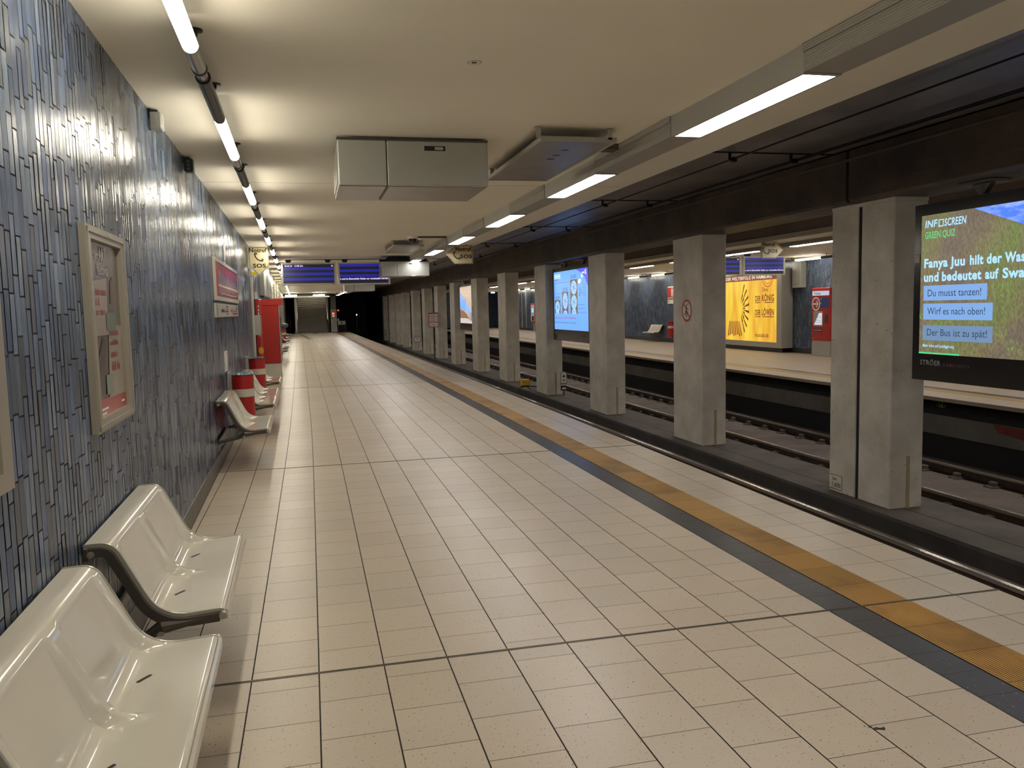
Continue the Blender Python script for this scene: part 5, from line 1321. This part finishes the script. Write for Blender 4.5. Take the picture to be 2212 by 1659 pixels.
for k in range(15):
    a0 = -.95 + k * .135; r0, r1 = (.28, .62) if k % 2 else (.34, .98); cu, cv = 1.15, 1.38
    poly(pl, [(cu + r0 * math.cos(a0), cv + r0 * math.sin(a0)), (cu + r1 * math.cos(a0 - .02) * .75, cv + r1 * math.sin(a0 - .02)), (cu + r1 * math.cos(a0 + .07) * .75, cv + r1 * math.sin(a0 + .07)), (cu + r0 * math.cos(a0 + .05), cv + r0 * math.sin(a0 + .05))], .002, mb=m)
for k in range(8): poly(pl, [(.45 + k * .13, .45 + .03 * (k % 3)), (.52 + k * .13, .44 + .03 * (k % 3)), (.6 + k * .09, .95), (.56 + k * .09, .97)], .002, mb=m)
part('stripe_pattern', m, E_BR, sh)
m = MB(); ring(pl, U(23.8), 2.38, .28, .33, .0018, m); ring(pl, U(23.8), 2.38, .20, .23, .0018, m)
m.f = [f for f in m.f if all(m.v[q][2] < 2.295 for q in f)]; m.m = [0] * len(m.f)
part('ornament', m, E_OR, sh)
m = MB(); text(pl, 'Disney', U(24.12), 1.93, .36, .13, .002, .012, .1, m); text(pl, 'DER', U(24.55), 1.62, .33, .17, .002, .025, 0, m); text(pl, 'KÖNIG', U(24.14), 1.62, .72, .20, .002, .025, 0, m); stroke(pl, [(U(24.55), 1.575), (U(24.22), 1.575)], .025, .002, m); stroke(pl, [(U(23.98), 1.575), (U(23.42), 1.575)], .025, .002, m)
text(pl, 'DER', U(24.55), 1.17, .33, .17, .002, .025, 0, m); text(pl, 'LÖWEN', U(24.14), 1.17, .72, .19, .002, .025, 0, m); stroke(pl, [(U(24.55), 1.12), (U(24.22), 1.12)], .025, .002, m); stroke(pl, [(U(24.1), 1.12), (U(23.42), 1.12)], .025, .002, m)
text(pl, 'musicals.de', U(24.55), .46, .82, .13, .002, .015, 0, m); part('lettering', m, E_BR, sh)
# opposite wall box and ticket machine
t = thing('wall_cabinet', 'tall pale box high on the opposite wall behind the display', 'cabinet', (14.55, 22.5, 2.03)); part('casing', MB().bbox((14.42, 22.3, 2.0), (OWX - .004, 22.75, OC - .035), .008), M['grey_box'], t); part('door_seam', MB().box((14.418, 22.35, 2.1), (14.42, 22.7, 2.11)), M['dark_steel'], t)
t = thing('ticket_machine', 'red ticket machine with a white arrow on the opposite platform', 'machine', (14.4, 21.0, 0)); X = 14.24; y0, y1 = 20.56, 21.45
part('base', MB().bbox((X + .01, y0 + .01, .002), (OWX - .05, y1 - .01, .44), .01), M['alu_matt'], t); body = part('body', MB().bbox((X, y0, .44), (OWX - .03, y1, 1.965), .02), M['red'], t)
pl = PL_west(X, y1, 0)
part('header', rect(pl, .05, 1.74, .84, 1.87, .006, .005), emit('ticket_header', 'cfd6e6', .8), body); part('header_lettering', text(pl, 'Tickets', .12, 1.765, .33, .075, .008, .01), M['letter_black'], body)
m = MB(); ring(pl, .22, 1.50, .155, .20, .003, m); stroke(pl, [(.08, 1.5), (.28, 1.5)], .05, .003, m); poly(pl, [(.22, 1.6), (.27, 1.6), (.35, 1.5), (.27, 1.4), (.22, 1.4), (.29, 1.5)], .0035, mb=m); part('arrow_logo', m, M['letter_white'], body)
part('blue_panel', rect(pl, .42, 1.38, .84, 1.68, .004, .003), M['blue_paint'], body); m = MB()
for z in (1.62, 1.5): rect(pl, .45, z, .48, z + .03, .006, mb=m)
part('panel_print', m, M['letter_white'], body)
part('screen_recess', rect(pl, .10, .86, .55, 1.29, .004, .003), M['alu_matt'], body); part('screen', poly(pl, [(.14, .90), (.52, .90), (.52, 1.24), (.38, 1.24)], .006), emit('ticket_screen', 'd8dde6', .9), body)
m = MB()
for z in (.97, 1.03, 1.12): stroke(pl, [(.2, z), (.5, z)], .008, .008, m)
part('screen_print', m, M['dark_steel'], body); part('ticket_slot', rect(pl, .12, .70, .53, .79, .006, .005), M['dark_steel'], body); part('slot_trim', rect(pl, .14, .73, .51, .76, .009, .003), M['alu'], body); part('key_pad', rect(pl, .65, .95, .80, 1.2, .006, .005), M['dark_steel'], body); part('small_mark', rect(pl, .07, .50, .12, .515, .002), M['letter_white'], body)
t = thing('light_box', 'small red and white sign on the opposite wall above the red bin', 'sign', (OWX - .03, 32, 1.62)); pl = PL_west(OWX - .004, 32.23, 0)
part('panel', rect(pl, 0, 1.82, 2.6, 2.32, .03, .028), M['white_paint'], t); part('red_field', rect(pl, .0, 1.86, 2.6, 2.27, .033, .002), M['red_paint'], t); part('picture', rect(pl, .35, 1.9, 2.5, 2.23, .036, .002), mat('small_picture', 'c9a9a0', .3), t); part('station_panel', rect(pl, 0, 1.6, 2.6, 1.78, .03, .028), M['white_paint'], t); part('lettering', text(pl, 'F', .1, 1.64, .07, .09, .0325, .015), M['letter_black'], t)
# far emergency post with blue light
t = thing('emergency_post', 'red-rimmed white emergency post with a blue lamp on the far opposite wall', 'post', (14.5, 53.3, .5)); pl = PL_west(14.42, 53.85, 0)
part('body', MB().bbox((14.42, 52.85, .54), (OWX - .03, 53.85, 1.83), .02), M['red'], t); part('white_field', rect(pl, .06, .66, .94, 1.74, .004, .003), M['white_paint'], t); part('blue_lamp', rect(pl, .4, 1.25, .65, 1.5, .012, .008), emit('blue_lamp', '3050ff', 14.0), t); part('print', rect(pl, .3, .7, .8, 1.0, .007), M['letter_black'], t); part('stand', MB().box((14.5, 53.1, .002), (14.58, 53.6, .54)), M['alu_matt'], t)
for y, lb in ((56.9, 'thin pale upright strip on the far opposite wall, farther'), (55.75, 'thin pale upright strip on the far opposite wall, nearer')):
    t = thing('wall_strip', lb, 'strip', (OWX - .02, y, .17)); part('profile', MB().box((OWX - .03, y - .06, .17), (OWX - .003, y + .06, 2.7)), M['silver'], t)
# opposite escalator end
t = thing('escalator', 'dark opposite stair opening with a bright handrail at the far end', 'escalator', (14.0, 66, 0))
part('balustrade', MB().add([(13.6, 64.2, 0), (13.6, 66.0, 0), (13.6, 69.5, 2.2), (13.6, 68.6, 2.4), (13.6, 65.7, .95), (13.6, 64.2, .95)], [(0, 1, 2, 3, 4, 5)]).add([(13.64, 64.2, 0), (13.64, 66.0, 0), (13.64, 69.5, 2.2), (13.64, 68.6, 2.4), (13.64, 65.7, .95), (13.64, 64.2, .95)], [(5, 4, 3, 2, 1, 0)]), M['black'], t)
part('handrail', MB().tube([(13.58, 64.0, .98), (13.58, 65.7, .98), (13.58, 68.6, 2.45)], .05, 10).tube([(13.56, 64.3, .12), (13.56, 66.1, .12), (13.56, 68.9, 1.55)], .035, 8), M['chrome'], t)
ow = MB(); ow.box((9.9, 69.0, 0), (16, 69.1, OC)); struct('wall_far_opposite', ow, [mat('far_blue_wall', '5b6a80', .3, noise=.35, nscale=3, aniso=(6, 1, .6))])

# ------------------------------------------------------------------ far end of the platform
t = thing('staircase', 'dark staircase climbing away at the far end of the platform', 'stairs', (.2, 67, 0))
st = MB(); n = 24; sx0, sx1 = -.98, 1.32
for i in range(n):
    y = 67.2 + i * .29; z = i * .158
    st.add([(sx0, y, z), (sx1, y, z), (sx1, y, z + .158), (sx0, y, z + .158), (sx1, y + .29, z + .158), (sx0, y + .29, z + .158)], [(0, 1, 2, 3), (3, 2, 4, 5)])
part('flight', st, mat('stair_stone', 'aba393', .6, noise=.15), t)
nz_ = MB()
for i in range(n):
    y = 67.2 + i * .29; z = i * .158 + .158
    nz_.box((sx0 + .02, y - .012, z - .012), (sx1 - .02, y + .02, z + .003))
part('nosing', nz_, M['dark_steel'], t)
for x in (sx0 - .03, sx1 + .03): part('handrail', MB().tube([(x, 66.9, .95), (x, 67.4, 1.0), (x, 73.5, 4.2)], .035, 10).tube([(x, 66.95, .02), (x, 66.95, .95)], .02, 8), M['alu'], t)
part('added_stair_lamp', MB().tube([(-.7, 70.2, 4.9), (1.0, 70.2, 4.9)], .07, 10), M['tube_glow'], t)  # unseen lamp added above the flight to brighten the steps
part('side_wall', MB().box((sx1 + .08, 66.9, 0), (sx1 + .12, 75, 4.6)).box((sx0 - .14, 67.5, 0), (sx0 - .10, 75, 4.6)), M['dark_steel'], t)
t = thing('escalator', 'polished steel escalator end beside the far staircase', 'escalator', (-1.4, 67, 0))
es = MB(); n = 20
for i in range(n):
    y = 68.2 + i * .3; z = i * .17
    es.add([(-2.1, y, z), (-1.55, y, z), (-1.55, y, z + .17), (-2.1, y, z + .17), (-1.55, y + .3, z + .17), (-2.1, y + .3, z + .17)], [(0, 1, 2, 3), (3, 2, 4, 5)])
part('steps', es, M['tread'], t)
m = MB()
for x in (-1.52, -1.22): m.add([(x, 66.6, 0), (x, 67.9, 0), (x, 74, 3.4), (x, 74, 4.3), (x, 67.6, .95), (x, 66.6, .95)], [(0, 1, 2, 3, 4, 5)]); m.add([(x + .03, 66.6, 0), (x + .03, 67.9, 0), (x + .03, 74, 3.4), (x + .03, 74, 4.3), (x + .03, 67.6, .95), (x + .03, 66.6, .95)], [(5, 4, 3, 2, 1, 0)])
part('balustrade', m, M['chrome'], t); part('handrail', MB().tube([(-1.5, 66.55, .5), (-1.5, 66.6, .95), (-1.5, 67.6, 1.0), (-1.5, 74, 4.35)], .04, 8).tube([(-1.2, 66.55, .5), (-1.2, 66.6, .95), (-1.2, 67.6, 1.0), (-1.2, 74, 4.35)], .04, 8), M['black'], t)
t = thing('steel_post', 'slim bright steel post left of the far staircase', 'post', (-1.08, 66.5, 0)); part('shaft', MB().bbox((-1.16, 66.2, .002), (-.98, 66.45, CEIL - .05), .01), M['alu'], t); part('foot', MB().bbox((-1.2, 66.15, .0015), (-.94, 66.49, .12), .01), M['alu_matt'], t)
t = thing('station_pillar', 'grey steel column with a red pictogram sign at the far platform end', 'pillar', (1.78, 66.9, 0)); pl = PL_south(1.55, 66.6, 0)
part('lower_casing', MB().bbox((1.55, 66.6, .002), (2.03, 67.0, 1.70), .01), M['alu_matt'], t); part('upper_casing', MB().bbox((1.57, 66.62, 1.74), (2.01, 67.0, CEIL - .02), .01), M['dark_steel'], t); part('trim_band', MB().bbox((1.545, 66.595, 1.70), (2.035, 67.005, 1.74), .004), M['alu'], t); part('foot', MB().bbox((1.545, 66.59, .1), (2.035, 67.0, .17), .004), M['alu'], t)
part('red_sign', rect(pl, .13, 1.30, .32, 1.55, .006, .005), emit('red_sign_glow', 'e2482c', .9), t); m = MB(); rect(pl, .16, 1.36, .2, 1.52, .008, mb=m); disc(pl, .26, 1.46, .03, .008, m); rect(pl, .14, 1.22, .31, 1.27, .006, mb=m); part('pictogram', m, emit('pictogram_glow', 'ffe6c0', .9), t); part('button', disc(pl, .09, .85, .05, .01, th=.009), M['white_paint'], t)
t = thing('platform_gate', 'low grey barrier with a red mark at the platform end', 'barrier', (2.45, 66.8, 0)); pl = PL_south(2.06, 66.6, 0)
part('board', rect(pl, .0, .56, .66, .86, .0, .03), M['alu_matt'], t); part('red_mark', rect(pl, .26, .62, .38, .8, .002), M['red_paint'], t); m = MB()
for u in (.0, .62): m.box((2.06 + u, 66.6, 0), (2.10 + u, 66.64, .86))
part('post', m, M['dark_steel'], t); m = MB()
for i in range(9): m.box((2.12 + i * .066, 66.61, .02), (2.13 + i * .066, 66.62, .56))
part('bar', m, M['dark_steel'], t); part('low_box', MB().bbox((2.05, 66.62, .86), (2.2, 66.8, 1.05), .01), M['alu_matt'], t)
t = thing('station_sign', 'long white illuminated station name bar across the far platform', 'sign', (-.3, 57, CEIL)); pl = PL_south(-1.80, 57, 2.59)
part('board', rect(pl, 0, 0, 3.12, .085, .0, .1), emit('station_bar', 'e8e4d0', .8), t); part('lettering', text(pl, 'Konstablerwache', 1.05, .02, .72, .05, .002, .015), M['letter_black'], t)
for u in (.25, 2.05): part('lamp', MB().tube([(-1.8 + u, 57.03, 2.725), (-1.8 + u + .75, 57.03, 2.725)], .035, 10), M['tube_glow'], t)
for u in (.5, 2.6): part('hanger', MB().box((-1.8 + u, 57.02, 2.67), (-1.8 + u + .03, 57.05, CEIL - .001)), M['alu'], t)
t = thing('signal_lamp', 'tiny red signal light in the dark tunnel', 'signal', (2.35, 72, 1.0)); part('lens', MB().lathe([(.001, .06), (.05, .045), (.06, 0), (.05, -.045), (.001, -.06)], (2.33, 71.9, 1.70), 12), emit('signal_red', 'ff2010', 9.0), t); part('mast', MB().box((2.31, 71.98, -1.05), (2.35, 72.02, 1.9)), M['black'], t)
t = thing('signal_lamp', 'tiny white light on a thin post in the dark tunnel', 'signal', (3.87, 72, -1.05)); part('lens', MB().lathe([(.001, .05), (.04, .035), (.05, 0), (.04, -.035), (.001, -.05)], (3.86, 71.9, 1.29), 12), emit('signal_white', 'ffffff', 5.0), t); part('mast', MB().box((3.84, 71.97, -1.05), (3.88, 72.0, 1.3)), M['dark_steel'], t)
# dark tunnel header and end walls around the stairs
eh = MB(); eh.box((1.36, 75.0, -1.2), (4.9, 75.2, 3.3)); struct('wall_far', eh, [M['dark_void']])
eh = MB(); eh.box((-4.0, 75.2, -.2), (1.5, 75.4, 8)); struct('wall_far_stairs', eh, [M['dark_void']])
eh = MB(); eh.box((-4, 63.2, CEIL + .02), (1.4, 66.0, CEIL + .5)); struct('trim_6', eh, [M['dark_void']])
# drain cover and stain on the platform
t = thing('floor_grate', 'small dark drain grate in the floor before the far stairs', 'grate', (.35, 64.5, 0)); m = MB(); m.box((.1, 64.2, .0005), (.6, 65.4, .006)); part('plate', m, M['dark_steel'], t); m = MB()
for i in range(6): m.box((.12, 64.3 + i * .18, .006), (.58, 64.36 + i * .18, .009))
part('bars', m, M['black'], t)
t = thing('floor_profile', 'dark slanting metal strip on the floor left of the far stairs', 'strip', (-.5, 55, 0)); part('strip', MB().add([(-.93, 64.5, .002), (-.80, 64.6, .002), (.02, 50.2, .002), (-.12, 50.1, .002), (-.93, 64.5, .006), (-.80, 64.6, .006), (.02, 50.2, .006), (-.12, 50.1, .006)], [(4, 7, 6, 5), (0, 1, 5, 4), (1, 2, 6, 5), (2, 3, 7, 6), (3, 0, 4, 7)]), M['dark_steel'], t)
R_ = random.Random(9)
t = thing('dirt_mark', 'dark dried dirt spot on a floor tile near the bottom right', 'mark', (1.995, 2.558, 0))
m = MB()
for (cx_, cy_, r, q) in ((1.99, 2.555, .016, 11), (2.008, 2.548, .014, 9), (1.975, 2.572, .009, 8), (1.96, 2.583, .006, 7), (2.02, 2.556, .006, 7)):
    pts = [(cx_ + r * (.7 + .5 * R_.random()) * math.cos(a), cy_ + r * (.5 + .4 * R_.random()) * math.sin(a), .0008) for a in np.linspace(0, 2 * math.pi, q)[:-1]]
    m.add(pts, [tuple(range(len(pts)))])
part('spot', m, M['dark_steel'], t)
